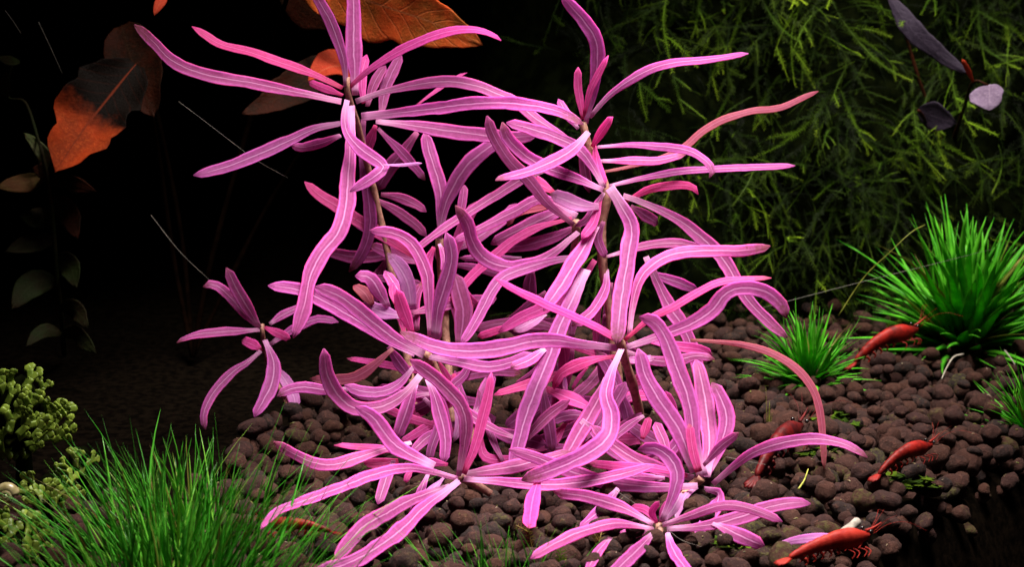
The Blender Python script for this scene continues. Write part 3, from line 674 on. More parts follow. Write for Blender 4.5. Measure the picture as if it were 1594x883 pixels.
# ---- G: low rosette on the right
pg = plant('low pink rosette with tall crowded straps beside a red shrimp', P(1060, 775, 34.8))
stem(pg, [(1092, 744, 35), (1078, 757, 35), (1056, 782, 34.6)], 16, 13)
leaf(pg, [(1093, 742), (1082, 701), (1077, 656), (1069, 615), (1053, 573), (1034, 522), (1016, 500), (995, 494)], 30, 35, 35.6, roll=0.15, base=0.7)
leaf(pg, [(1097, 742), (1104, 690), (1100, 640), (1093, 600), (1083, 560)], 30, 35.2, 36.5, roll=0.15, base=0.6)
leaf(pg, [(1103, 740), (1119, 701), (1131, 656), (1122, 622), (1108, 596)], 27, 35.3, 35.8, roll=0.1)
leaf(pg, [(1096, 725), (1123, 695), (1150, 674)], 16, 34.8, 34.4, roll=0.3)
leaf(pg, [(1110, 754), (1143, 726), (1180, 702), (1230, 688), (1271, 685), (1308, 691), (1336, 704), (1350, 713)], 20, 34.8, 33.8, roll=0.3)
leaf(pg, [(1083, 735), (1072, 709), (1056, 668), (1028, 627), (1005, 586), (993, 543)], 29, 35.0, 35.3, roll=0.12, base=0.7)
leaf(pg, [(1088, 735), (1078, 700), (1073, 660)], 17, 34.8, 35.0, 'rose', roll=0.1, base=0.8)
leaf(pg, [(1098, 762), (1120, 768), (1113, 792), (1093, 822), (1083, 838)], 23, 34.5, 33.1, roll=0.2)
leaf(pg, [(1086, 757), (1038, 759), (988, 757), (927, 747), (877, 730), (836, 713), (792, 700)], 24, 34.7, 34.6, 'pink', roll=0.2)
leaf(pg, [(1080, 745), (1030, 733), (985, 714), (943, 684), (920, 662)], 25, 35.2, 35.7, 'pink', roll=0.2)
leaf(pg, [(1070, 742), (1020, 730), (965, 727), (915, 722)], 16, 35.1, 35.3, 'rose', roll=0.3)
leaf(pg, [(1040, 715), (1034, 690), (1020, 658)], 20, 35.6, 36, 'pink')
leaf(pg, [(1000, 684), (1006, 665), (1011, 650)], 16, 35.8, 35.9, 'rose')
leaf(pg, [(1085, 760), (1068, 772), (1052, 800), (1046, 818)], 14, 34.9, 34.0, 'pale')
leaf(pg, [(1060, 700), (1052, 725), (1060, 748)], 20, 35.4, 35.3, 'mauve')
leaf(pg, [(1035, 745), (990, 742), (950, 745), (905, 758)], 16, 35, 35.1, 'pink')
leaf(pg, [(838, 748), (828, 785), (823, 823)], 26, 34.3, 32.2, 'rose', roll=0.1, tipw=0.05)
leaf(pg, [(962, 762), (935, 795), (903, 822)], 20, 34.5, 33.4, 'pink', tipw=0.25)
leaf(pg, [(1108, 680), (1098, 650), (1100, 610)], 20, 35.7, 36.2, 'mauve')
# ---- H: front-most star
ph = plant('star shaped pink plantlet rooted at the front with a red heart', P(1025, 842, 32.4))
stem(ph, [(1027, 818, 32.6), (1026, 830, 32.5), (1024, 846, 32.3)], 14, 12)
leaf(ph, [(1029, 812), (1045, 775), (1054, 742), (1045, 716), (1020, 698), (993, 700)], 26, 32.5, 33.0, roll=0.15)
leaf(ph, [(1016, 817), (968, 791), (918, 775), (862, 766)], 22, 32.5, 32.9, roll=0.2)
leaf(ph, [(1017, 824), (960, 816), (902, 830), (861, 849), (826, 871)], 19, 32.4, 31.1, roll=0.4)
leaf(ph, [(1018, 830), (992, 857), (962, 886), (945, 900)], 22, 32.3, 30.4, roll=0.15)
leaf(ph, [(1039, 831), (1048, 858), (1068, 887), (1080, 895)], 21, 32.3, 30.6, roll=0.2)
leaf(ph, [(1032, 818), (1073, 804), (1123, 788), (1164, 792), (1218, 813)], 18, 32.4, 31.9, roll=0.3)
leaf(ph, [(1038, 824), (1094, 820), (1147, 808), (1197, 791), (1238, 784), (1262, 785)], 23, 32.6, 32.6, roll=0.3)
leaf(ph, [(1023, 814), (1015, 798), (1026, 781)], 12, 32.5, 32.3, 'rose')
leaf(ph, [(1022, 815), (1005, 795), (982, 790)], 14, 32.7, 33, 'rose')
leaf(ph, [(1028, 814), (1032, 795), (1040, 780)], 11, 32.6, 32.6, 'rose')
leaf(ph, [(1034, 812), (1050, 790), (1061, 768)], 15, 32.7, 33.0, 'pale')
leaf(ph, [(1110, 815), (1156, 837), (1190, 850)], 26, 32.6, 32.2, 'pink', tipw=0.05)
leaf(ph, [(1010, 826), (985, 832), (965, 829)], 14, 32.8, 32.9, 'pink')
leaf(ph, [(950, 838), (930, 862), (915, 890)], 18, 32.0, 31, 'pink')
# ---- added filler leaves on lower nodes, mostly darker mauve as painted shade of the tangle
rf = random.Random(23)
for pl, (x0, y0, d0), cnt in ((pd, (690, 600, 37.4), 7), (pd, (720, 650, 37.4), 7), (pd, (640, 500, 37.4), 4), (pe, (860, 600, 37.6), 6), (pe, (960, 640, 37.6), 7), (pe, (900, 690, 36.6), 6), (pe, (800, 700, 36.2), 6),
                          (pj, (882, 520, 38.6), 6), (pj, (870, 620, 38.4), 6), (pi_, (695, 470, 39.4), 5), (pi_, (690, 400, 39.6), 4), (pb, (945, 470, 38.2), 4), (pg, (1060, 690, 36.2), 6), (pg, (1030, 730, 35.6), 5), (pf, (670, 715, 35.6), 5), (pa, (605, 400, 39.6), 3)):
    for k in range(cnt):
        an = rf.uniform(0, 2 * math.pi); L = rf.uniform(70, 150); cv = rf.uniform(-0.9, 0.9)
        pts = []; x, y, a = x0 + rf.uniform(-22, 22), y0 + rf.uniform(-22, 22), an
        for q in range(5):
            pts.append((x, y)); x += math.cos(a) * L / 4; y += math.sin(a) * L / 4 * 0.8; a += cv / 4
        if max(p[1] for p in pts) > 765 or rf.random() < 0.22: continue
        leaf(pl, pts, rf.uniform(13, 24), d0, d0 + rf.uniform(-0.1, 1.0), rf.choice(('mauve', 'mauve', 'mauve', 'rose', 'pink')))
lone = leaf(None, [(1212, 848), (1240, 841), (1275, 838), (1314, 838)], 16, 31.9, 31.6, 'pale', roll=0.3, name='fallen_leaf')
tag(lone, 'fallen pale pink leaf lying along the orange red shrimp', 'leaf')
# ================================================================== green tufts on the gravel
def island_mat(name, cols, rough=0.4, transl=0.3, spec=0.35):
    """colour differs from blade to blade of one mesh"""
    m, nt, b, out = mat(name)
    geo = N(nt, 'ShaderNodeNewGeometry'); cr = N(nt, 'ShaderNodeValToRGB'); cr.color_ramp.interpolation = 'LINEAR'
    el = cr.color_ramp.elements
    while len(el) < len(cols): el.new(0.5)
    for e, (pos, c) in zip(el, cols): e.position = pos; e.color = (*c, 1)
    nt.links.new(geo.outputs['Random Per Island'], cr.inputs[0])
    tn = tex_noise(nt, 3.0, 3, 0.5, vec=geo.outputs['Position'])
    col = mixc(nt, math_node(nt, 'MULTIPLY', tn.outputs[0], 0.5), cr.outputs[0], tuple(0.6 * c for c in cols[1][1]))
    nt.links.new(col, b.inputs['Base Color']); b.inputs['Roughness'].default_value = rough; b.inputs['Specular IOR Level'].default_value = spec
    translucent_mix(nt, b, out, col, transl)
    return m
M['hair'] = island_mat('hairgrass_blade', [(0.0, (0.02, 0.15, 0.010)), (0.35, (0.055, 0.36, 0.02)), (0.75, (0.14, 0.55, 0.04)), (0.93, (0.34, 0.64, 0.08)), (0.965, (0.22, 0.10, 0.03)), (1.0, (0.26, 0.15, 0.05))], 0.32, 0.3, 0.5)
def grass_blade(base, d, length, width, droop, n=8, taper=1.3, side=None, bend=None):
    d = Vector(d).normalized()
    s = side if side is not None else d.cross(Vector((0, 0, 1)))
    if s.length < 1e-3: s = Vector((1, 0, 0))
    s.normalize(); V, F = [], []
    bend = bend or Vector((0, 0, 0))
    for i in range(n):
        t = i / (n - 1)
        c = base + d * (length * t) + Vector((0, 0, -droop * length * t * t)) + bend * (t * t * length)
        w = width * 0.5 * (min(1, 0.75 + t) * max(0.02, 1 - t ** taper))
        up = s.cross(d).normalized()
        V += [c - s * w, c - up * w * 0.22, c + s * w, c + up * w * 0.45]
    for i in range(n - 1):
        for k in range(4):
            k2 = (k + 1) % 4
            F.append((4 * i + k, 4 * i + k2, 4 * i + 4 + k2, 4 * i + 4 + k))
    F.append((3, 2, 1, 0)); F.append(tuple(4 * (n - 1) + k for k in range(4)))
    return V, F
def tuft(label, base, count, length, width, seed, emin, emax, centre=0.10):
    t = thing('grass_tuft', label, 'plant', base, 'bright green grass tufts'); r = random.Random(seed)
    for i in range(count):
        az = 2.39996 * i + r.uniform(-0.25, 0.25); f = (i + 0.5) / count
        el = R(emin + (emax - emin) * f ** 0.8 + r.uniform(-7, 7))
        d = Vector((math.cos(az) * math.cos(el), math.sin(az) * math.cos(el), math.sin(el)))
        L = length * r.uniform(0.72, 1.08) * (0.85 + 0.25 * math.sin(el)) * (1 if r.random() > 0.12 else 0.6)
        b = Vector(base) + Vector((math.cos(az), math.sin(az), 0)) * centre * r.random() + Vector((0, 0, 0.05 + 0.35 * centre * 6 * f * 0.3))
        V, F = grass_blade(b, d, L, width * r.uniform(0.8, 1.2), r.uniform(0.02, 0.32), 8, r.uniform(1.2, 2.2), bend=Vector((r.gauss(0, .13), r.gauss(0, .13), r.gauss(0, .05))))
        mesh_obj('blade', V, F, M['tuft_old' if r.random() < 0.05 else 'tuft'], t)
    return t
tb1 = G(1500, 553); tb1.z = gz(tb1.x, tb1.y) + 0.05
tuft1 = tuft('large bushy bright green grass tuft growing before the moss', tb1, 240, 2.8, 0.25, 31, -2, 88, 0.30)
tb2 = G(1258, 612); tb2.z = gz(tb2.x, tb2.y) + 0.05
tuft('small spiky green grass tuft beside the long drooping bronze leaf', tb2, 165, 1.5, 0.12, 32, 2, 84, 0.14)
tb3 = G(1606, 690); tb3.z = gz(tb3.x, tb3.y) + 0.03
tuft('half hidden green grass tuft on open gravel beyond the red shrimp', tb3, 120, 1.45, 0.10, 33, 2, 80, 0.10)
ts = thing('grass_tuft', 'single thin green shoot standing behind the dark red shrimp', 'plant', G(1196, 668))
for k in range(3):
    b = G(1194 + 3 * k, 668)
    V, F = grass_blade(b, (0.05 * (k - 1), 0, 1), (0.75, 0.5, 0.3)[k], 0.05, 0.0, 6); mesh_obj('blade', V, F, M['root'], ts)

def hair_clump(label, spots, seed, lmin, lmax, spread, width, cx):
    r = random.Random(seed); V, F = [], []
    for (p, n) in spots:
        for _ in range(n):
            b = p + Vector((r.gauss(0, 0.22), r.gauss(0, 0.22), 0)); b.z = gz(b.x, b.y)
            lean = (b.x - cx) * 0.42
            d = Vector((lean + r.gauss(0, spread), r.gauss(-0.08, spread), 1))
            v, f = grass_blade(b, d, r.uniform(lmin, lmax), width * r.uniform(0.7, 1.35), r.uniform(0, 0.12), 7, r.uniform(1.3, 3.0), bend=Vector((lean * 0.3 + r.gauss(0, .12), r.gauss(0, .1), 0)))
            o = len(V); V += v; F += [tuple(o + i for i in q) for q in f]
    base = sum((s[0] for s in spots), Vector()) / len(spots)
    t = thing('hairgrass_clump', label, 'grass', base); o = mesh_obj('blades', V, F, M['hair'], t); tag(o, kind='stuff')
    return t
rh = random.Random(77)
spots = [(G(rh.gauss(268, 70), rh.uniform(860, 1010)), 6) for _ in range(95)]
hair_clump('dense clump of fine green hairgrass at the front corner', spots, 41, 1.2, 2.4, 0.25, 0.050, -4.5)
spots = [(G(x, rh.uniform(890, 925)), 5) for x in range(640, 850, 11)]
hair_clump('sparse short green hairgrass at the gravel edge below the star plantlet', spots, 42, 0.35, 0.95, 0.16, 0.026, 0)
spots = [(G(x, rh.uniform(850, 920)), 4) for x in (440, 462, 500)]
hair_clump('few loose hairgrass blades over the half hidden shrimp', spots, 43, 0.6, 1.3, 0.30, 0.026, -3.2)

# ================================================================== moss
def frond_geo(seed, length, leaf_len, branches=3):
    """a feathery moss shoot along +X"""
    r = random.Random(seed); V, F, TT = [], [], []
    def shoot(o, d, L, up, lv, ta=0.0):
        n = max(6, int(L / 0.055)); pts = []; p = o.copy(); dd = d.copy()
        cv = Vector((0, r.uniform(-0.5, 0.5), r.uniform(-1.3, 0.0)))
        for i in range(n):
            pts.append(p.copy()); dd = (dd + cv * (1.05 * L / n) + Vector((r.gauss(0, .02), r.gauss(0, .02), r.gauss(0, .02)))).normalized(); p = p + dd * (L / n)
        nt_ = max(5, n // 3); v, f = tube(pts[::3] + [pts[-1]], 0.013, 0.006, 3, nt_); k = len(V); V.extend(v); TT.extend(ta + (1 - ta) * (q // 3) / (nt_ - 1) * 0.8 for q in range(len(v))); F.extend(tuple(k + q for q in x) for x in f)
        for i in range(1, n):
            T = (pts[i] - pts[i - 1]).normalized(); s = T.cross(up).normalized(); uu = s.cross(T)
            t = i / n
            for sg in (-1, 1):
                a = r.uniform(-0.5, 0.5); sd = (s * sg * math.cos(a) + uu * math.sin(a)).normalized()
                l = leaf_len * r.uniform(0.7, 1.15) * (0.7 + 0.5 * math.sin(math.pi * min(t + .15, 1)))
                tip = pts[i] + (sd * 0.9 + T * 0.6).normalized() * l
                w = T.cross(sd).cross(sd).normalized() * l * 0.11
                mid = pts[i].lerp(tip, 0.45); nn = T.cross(sd).normalized() * l * 0.06
                k = len(V); tv = ta + (1 - ta) * t; TT.extend([tv * 0.8, tv * 0.9, tv, tv * 0.9]); V.extend([pts[i], mid + w + nn, tip, mid - w + nn]); F.append((k, k + 1, k + 2, k + 3))
        if lv:
            for b in range(branches):
                i = r.randrange(n // 5, max(n // 5 + 1, n - 3)); T = (pts[min(i + 1, n - 1)] - pts[i]).normalized()
                s = T.cross(up).normalized() * r.choice((-1, 1))
                shoot(pts[i], (T * 0.8 + s * 0.75 + up * r.uniform(-.3, .3)).normalized(), L * r.uniform(0.2, 0.42), up, 0, 0.35 + 0.4 * i / n)
    shoot(Vector((0, 0, 0)), Vector((1, 0, 0)), length, Vector((0, 0, 1)), 1)
    frond_geo.t = TT
    return V, F
def moss_material(name, c0, c1, c2):
    """old dark growth at the foot of a shoot, fresh yellow green at its tip"""
    m, nt, b, out = mat(name)
    uv = N(nt, 'ShaderNodeUVMap'); sep = N(nt, 'ShaderNodeSeparateXYZ'); nt.links.new(uv.outputs[0], sep.inputs[0])
    oi = N(nt, 'ShaderNodeObjectInfo'); geo = N(nt, 'ShaderNodeNewGeometry')
    tn = tex_noise(nt, 0.8, 3, 0.6, vec=geo.outputs['Position'])
    t = math_node(nt, 'ADD', sep.outputs[0], math_node(nt, 'MULTIPLY', math_node(nt, 'SUBTRACT', tn.outputs[0], 0.5), 0.9))
    col = mixc(nt, ramp(nt, t, 0.15, 0.6), c0, c1); col = mixc(nt, ramp(nt, t, 0.62, 1.0), col, c2)
    hsv = N(nt, 'ShaderNodeHueSaturation'); nt.links.new(col, hsv.inputs['Color'])
    nt.links.new(math_node(nt, 'ADD', 0.6, math_node(nt, 'MULTIPLY', oi.outputs['Random'], 0.8)), hsv.inputs['Value'])
    nt.links.new(hsv.outputs[0], b.inputs['Base Color']); b.inputs['Roughness'].default_value = 0.6; b.inputs['Specular IOR Level'].default_value = 0.08
    translucent_mix(nt, b, out, hsv.outputs[0], 0.35)
    return m
M['moss'] = moss_material('moss_frond', (0.008, 0.014, 0.002), (0.032, 0.070, 0.004), (0.13, 0.21, 0.011))
M['moss_bright'] = moss_material('moss_bright_frond', (0.022, 0.044, 0.003), (0.085, 0.16, 0.008), (0.25, 0.36, 0.02))
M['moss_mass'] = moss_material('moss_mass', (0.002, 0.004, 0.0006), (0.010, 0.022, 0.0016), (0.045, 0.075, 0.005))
def my(x, z):
    y = 10.6 + 0.42 * z + 1.1 * noise.noise(Vector((x * 0.33, z * 0.4, 7))) + 0.5 * noise.noise(Vector((x * 0.9, z * 0.9, 2)))
    if x < 3.0: y += 0.35 * (3.0 - x) ** 1.6
    return y
moss = thing('moss_bank', 'wide dark bank of feathery green moss covering the rear of the tank', 'moss', (8, 12, 0))
MX, MZ = 46, 34
V = []
for j in range(MZ + 1):
    for i in range(MX + 1):
        x = -0.8 + 18 * i / MX; z = -0.6 + 11.5 * j / MZ
        V.append(Vector((x, my(x, z) + 0.35, z)))
nf = len(V); V += [Vector((v.x, 25.0, v.z)) for v in V]
F = []
for j in range(MZ):
    for i in range(MX):
        a = j * (MX + 1) + i; F.append((a, a + 1, a + MX + 2, a + MX + 1)); F.append((nf + a, nf + a + MX + 1, nf + a + MX + 2, nf + a + 1))
for i in range(MX):
    a, b = i, MZ * (MX + 1) + i; F.append((a, nf + a, nf + a + 1, a + 1)); F.append((b, b + 1, nf + b + 1, nf + b))
for j in range(MZ):
    a, b = j * (MX + 1), j * (MX + 1) + MX; F.append((a, a + MX + 1, nf + a + MX + 1, nf + a)); F.append((b, nf + b, nf + b + MX + 1, b + MX + 1))
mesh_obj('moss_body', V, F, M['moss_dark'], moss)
fr_geo, fr_t = [], []
for k in range(10):
    fr_geo.append(frond_geo(500 + k, 1.7 + 0.13 * k, 0.085, 1 + k % 3)); fr_t.append(frond_geo.t)
def put_uv(me, ts):
    ul = me.uv_layers.new(name='UVMap'); flat = []
    for lp in me.loops: flat.extend((ts[lp.vertex_index], 0.0))
    ul.data.foreach_set('uv', flat)
fr_me = {}
for mm in ('moss', 'moss_bright'):
    for k, (v, f) in enumerate(fr_geo):
        me = bpy.data.meshes.new('frond'); me.from_pydata([tuple(q) for q in v], [], f); me.materials.append(M[mm]); put_uv(me, fr_t[k]); fr_me[(mm, k)] = me
rm = random.Random(9)
BV, BF, BT, nobj = [], [], [], 0
for i in range(1500):
    x = rm.uniform(0.9, 13.5); z = rm.uniform(-0.2, 8.6)
    if x < 3.0 and rm.random() < 0.55: continue
    bright = math.exp(-((x - 6.8) / 2.6) ** 2 - ((z - 6.8) / 1.7) ** 2)  # painted light: brighter fronds gather here as the lit patch of the bank
    gap = noise.noise(Vector((x * 0.55, z * 0.55, 31)))
    if gap < -0.10 and rm.random() < 0.75: continue
    b = Vector((x, my(x, z) + 0.15 - 0.9 * bright * rm.random(), z))
    d = Vector((rm.uniform(-1, 1), rm.uniform(-0.95, -0.15), rm.uniform(-0.95, 0.30) + 0.35 * bright)).normalized()
    q = d.to_track_quat('X', 'Z').to_matrix() @ Matrix.Rotation(rm.uniform(-0.9, 0.9), 3, 'X')
    sc = rm.uniform(0.55, 1.15); k = rm.randrange(10)
    px, py, dd = pixel(b)
    if nobj < 290 and 900 < px < 1640 and -60 < py < 500 and rm.random() < 0.32:
        o = data_obj('frond', fr_me[('moss_bright' if rm.random() < 0.22 + 0.75 * bright else 'moss', k)], moss, b + d * 0.15, q.to_euler(), sc); nobj += 1
    else:
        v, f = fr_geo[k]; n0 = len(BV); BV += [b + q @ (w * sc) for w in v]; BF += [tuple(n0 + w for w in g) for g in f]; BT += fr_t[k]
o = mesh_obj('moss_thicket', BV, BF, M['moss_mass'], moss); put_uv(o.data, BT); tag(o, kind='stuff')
# single moss shoots on the gravel at the front
for k, (px, py, d, L, lean, lab) in enumerate(((835, 875, 31.4, 0.75, -0.35, 'brown green moss shoot leaning under the broad hanging pink leaf'), (868, 892, 30.9, 0.55, 0.12, 'upright green moss shoot beside the tip of a pink strap'), (915, 885, 31.2, 0.62, 0.55, 'brownish moss shoot leaning against a pink strap of the star plantlet'))):
    v, f = frond_geo(900 + k, L, 0.085, 1)
    q = Vector((lean, 0, 1)).normalized().to_track_quat('X', 'Y').to_matrix()
    b = G(px, py); ts_ = frond_geo.t
    o = mesh_obj('moss_shoot', [b + q @ w for w in v], f, M['moss_bright'] if k == 1 else simple_mat('russet_moss', (0.14, 0.10, 0.02), (0.24, 0.16, 0.04), 3, 0.5, 0.3, 0.3), None, location=b); put_uv(o.data, ts_)
    tag(o, lab, 'moss')
v, f = frond_geo(931, 0.85, 0.07, 2); b = G(585, 800); q = Vector((-0.15, 0, 1)).normalized().to_track_quat('X', 'Y').to_matrix()
o = mesh_obj('moss_shoot', [b + q @ w for w in v], f, M['moss'], None, location=b); put_uv(o.data, frond_geo.t); tag(o, 'thin moss shoot growing behind the pink strap that trails over the grass', 'moss')

# ================================================================== broad leaved plants at the back
pr = thing('red_lotus', 'plant with broad mottled orange and rust leaves at the dark rear', 'plant', G(300, 556))
rb = G(300, 556); rbd = depth_of(rb)
def stalk(parent, pts, w, m='dark_stalk'):
    return stem(parent, pts, w, w * 0.8, m, 'stalk')
leaf(pr, [(455, -35), (530, -14), (610, 12), (690, 40), (752, 70)], 118, 43, 41.6, 'orange', roll=0.25, ovate=True, wavy=0.3, cup=0.12, thick=0.05, cols=12)
leaf(pr, [(212, 100), (176, 145), (134, 198), (86, 268)], 125, 43, 42, 'orange_shaded', roll=0.3, ovate=True, wavy=0.45, cup=0.35, thick=0.05, cols=12)
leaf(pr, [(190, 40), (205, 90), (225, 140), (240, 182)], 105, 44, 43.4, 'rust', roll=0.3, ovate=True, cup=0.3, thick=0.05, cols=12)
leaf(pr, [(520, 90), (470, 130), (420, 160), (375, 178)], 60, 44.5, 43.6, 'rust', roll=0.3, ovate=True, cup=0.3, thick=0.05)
leaf(pr, [(560, 110), (520, 105), (480, 125)], 45, 43.5, 43, 'scarlet', roll=0.9, ovate=True, thick=0.05)
leaf(pr, [(258, -14), (250, 2), (240, 24)], 18, 42, 41.8, 'scarlet', roll=0.1, ovate=True, thick=0.05)
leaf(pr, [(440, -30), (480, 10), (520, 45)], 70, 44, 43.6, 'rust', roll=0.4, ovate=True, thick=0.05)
stalk(pr, [(300, 556, rbd), (330, 400, 46), (400, 150, 46), (456, -34, 43)], 9)
stalk(pr, [(300, 556, rbd), (270, 400, 46), (240, 200, 45), (212, 102, 43)], 9)
stalk(pr, [(300, 556, rbd), (280, 350, 46.5), (230, 120, 46), (190, 40, 44)], 8)
stalk(pr, [(300, 556, rbd), (400, 350, 47), (500, 180, 46), (520, 90, 44.5), (560, 110, 43.5)], 8)
stalk(pr, [(230, 120, 46), (262, 20, 43.5), (258, -14, 42)], 5)
pv = thing('stem_plant', 'dim olive stem plant with paired oval leaves on the dark side', 'plant', G(100, 552))
vb = G(100, 552); vd = depth_of(vb)
stem(pv, [(100, 552, vd), (96, 500, 43.6), (88, 420, 43), (82, 340, 42.6), (74, 275, 42.2), (62, 225, 42)], 9, 6, 'olive')
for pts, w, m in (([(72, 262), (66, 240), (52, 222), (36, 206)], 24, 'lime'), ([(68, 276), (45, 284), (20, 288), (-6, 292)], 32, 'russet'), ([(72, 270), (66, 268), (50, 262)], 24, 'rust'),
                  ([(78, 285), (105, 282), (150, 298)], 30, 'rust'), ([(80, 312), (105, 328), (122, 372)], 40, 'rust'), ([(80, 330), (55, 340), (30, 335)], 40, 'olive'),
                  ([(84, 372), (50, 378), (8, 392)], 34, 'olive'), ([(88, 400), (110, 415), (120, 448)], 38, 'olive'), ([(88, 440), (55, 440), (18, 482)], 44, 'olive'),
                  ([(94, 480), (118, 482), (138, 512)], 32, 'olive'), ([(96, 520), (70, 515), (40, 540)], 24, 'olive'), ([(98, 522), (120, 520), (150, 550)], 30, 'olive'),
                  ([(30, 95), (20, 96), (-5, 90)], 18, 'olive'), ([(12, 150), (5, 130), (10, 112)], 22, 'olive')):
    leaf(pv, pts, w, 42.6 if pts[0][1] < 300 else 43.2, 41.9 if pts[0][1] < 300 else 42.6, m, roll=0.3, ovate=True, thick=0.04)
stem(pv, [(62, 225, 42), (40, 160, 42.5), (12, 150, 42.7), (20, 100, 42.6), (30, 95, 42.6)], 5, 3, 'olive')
pp = thing('plum_leaved_plant', 'dusky plum leaves with one red shoot poking from the moss', 'plant', P(1480, 230, 49))
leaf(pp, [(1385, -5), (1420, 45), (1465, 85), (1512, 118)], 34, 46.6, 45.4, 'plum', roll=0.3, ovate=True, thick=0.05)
leaf(pp, [(1541, 132), (1541, 140), (1541, 158), (1540, 172)], 66, 44.6, 44.3, 'plum_light', roll=0.2, ovate=True, thick=0.05, cols=12, wavy=0.6, dens=0.03)
leaf(pp, [(1430, 172), (1455, 180), (1490, 192)], 44, 47.4, 47, 'plum', roll=0.3, ovate=True, thick=0.05)
leaf(pp, [(1515, 127), (1507, 110), (1498, 92)], 9, 44.8, 44.5, 'scarlet', roll=0.1, thick=0.05)
stem(pp, [(1480, 230, 49), (1500, 170, 47.5), (1515, 127, 44.9), (1541, 134, 44.6)], 6, 4, 'rust')
stem(pp, [(1480, 230, 49), (1440, 150, 48.5), (1405, 40, 48), (1385, -5, 46.6)], 6, 5, 'rust')
stem(pp, [(1480, 230, 49), (1450, 200, 48), (1430, 172, 46.5)], 5, 5, 'rust')

# ================================================================== liverwort
def thallus(seed, size, width):
    """a flat forked thallus in the local XZ plane, growing along +Z, as one closed mesh of flattened tubes"""
    r = random.Random(seed); V, F = [], []
    def seg(p, ang, L, w, gen, yo):
        q = p + Vector((math.sin(ang), 0, math.cos(ang))) * L; q.y += r.uniform(-0.12, 0.12) * L * 2
        n = 6; k = len(V); last = gen == 0
        for i in range(n):
            t = i / (n - 1); c = p.lerp(q, t); s = Vector((math.cos(ang), 0, -math.sin(ang)))
            ww = w * (1 + (0.55 * t if last else 0.1)) * (1 if not last else math.sqrt(max(0.03, 1 - max(0, (t - .6) / .4) ** 2)))
            for a in range(6):
                an = math.pi * 2 * a / 6
                V.append(c + s * math.cos(an) * ww + Vector((0, math.sin(an) * w * 0.2, 0)))
        for i in range(n - 1):
            for a in range(6):
                b = (a + 1) % 6; F.append((k + 6 * i + a, k + 6 * i + b, k + 6 * i + 6 + b, k + 6 * i + 6 + a))
        F.append(tuple(k + a for a in range(6))[::-1]); F.append(tuple(k + 6 * (n - 1) + a for a in range(6)))
        if gen:
            for sg in (-1, 1): seg(q - (q - p) * 0.06, ang + sg * r.uniform(0.35, 0.75), L * r.uniform(0.6, 0.85), w * 0.9, gen - 1, yo)
    seg(Vector((0, 0, 0)), r.uniform(-.2, .2), size, width, 2, 0)
    return V, F
th_me = []
for k in range(7):
    v, f = thallus(60 + k, 0.18, 0.050); me = bpy.data.meshes.new('frond'); me.from_pydata([tuple(q) for q in v], [], f)
    me.polygons.foreach_set('use_smooth', [True] * len(f)); me.materials.append(M['liver']); th_me.append(me)
def liverwort(label, c_px, c_py, d, rx, ry, count, seed, sc=1.0):
    r = random.Random(seed); c = P(c_px, c_py, d); base = Vector((c.x, c.y + 0.5, gz(c.x, c.y + 0.5)))
    t = thing('liverwort_clump', label, 'plant', base, 'forked liverwort clumps')
    V = []
    hx, hz = rx * d / FPX, ry * d / FPX
    for q in ICO3:
        z = q.z; n = 1 + 0.25 * noise.noise(q * 2 + Vector((seed, 0, 0)))
        V.append(Vector((c.x + q.x * hx * 0.62 * n, c.y + 0.35 + q.y * 0.35 * n, c.z + z * hz * 0.7 * n - (0 if z > 0 else 0.0))))
    mesh_obj('core', V, ICO3F, M['moss_dark'], t)
    tv, tf = tube([base - Vector((0, 0, .2)), base.lerp(c, 0.5) + Vector((0, 0.3, 0)), c + Vector((0, 0.4, 0))], 0.16, 0.10, 8); mesh_obj('stalk', tv, tf, M['moss_dark'], t)
    for i in range(count):
        a = r.uniform(0, 6.283); rr = math.sqrt(r.random())
        ox, oz = math.cos(a) * rr, math.sin(a) * rr
        p = Vector((c.x + ox * hx * 0.78, c.y - 0.05 + 0.45 * rr * rr - r.uniform(0, .2), c.z + oz * hz * 0.78 - 0.1))
        ang = math.atan2(ox * 1.1 + r.gauss(0, .35), max(oz, -0.3) + 0.75 + r.gauss(0, .25))
        data_obj('frond', th_me[r.randrange(7)], t, p, (R(r.uniform(-35, 15)) , ang, r.uniform(-.7, .7)), sc * r.uniform(0.75, 1.25))
    return t
liverwort('large yellow green clump of forked liverwort beside the hairgrass', 22, 655, 34.5, 78, 82, 62, 1)
liverwort('small dim liverwort clump low between hairgrass and dark ground', 72, 770, 34.0, 36, 28, 14, 2, 0.8)
liverwort('liverwort clump at the foot of the hairgrass in the corner', 10, 858, 32.2, 55, 50, 26, 3)
liverwort('tiny sparse liverwort clump just above the small dim one', 118, 722, 35.0, 26, 20, 7, 4, 0.7)

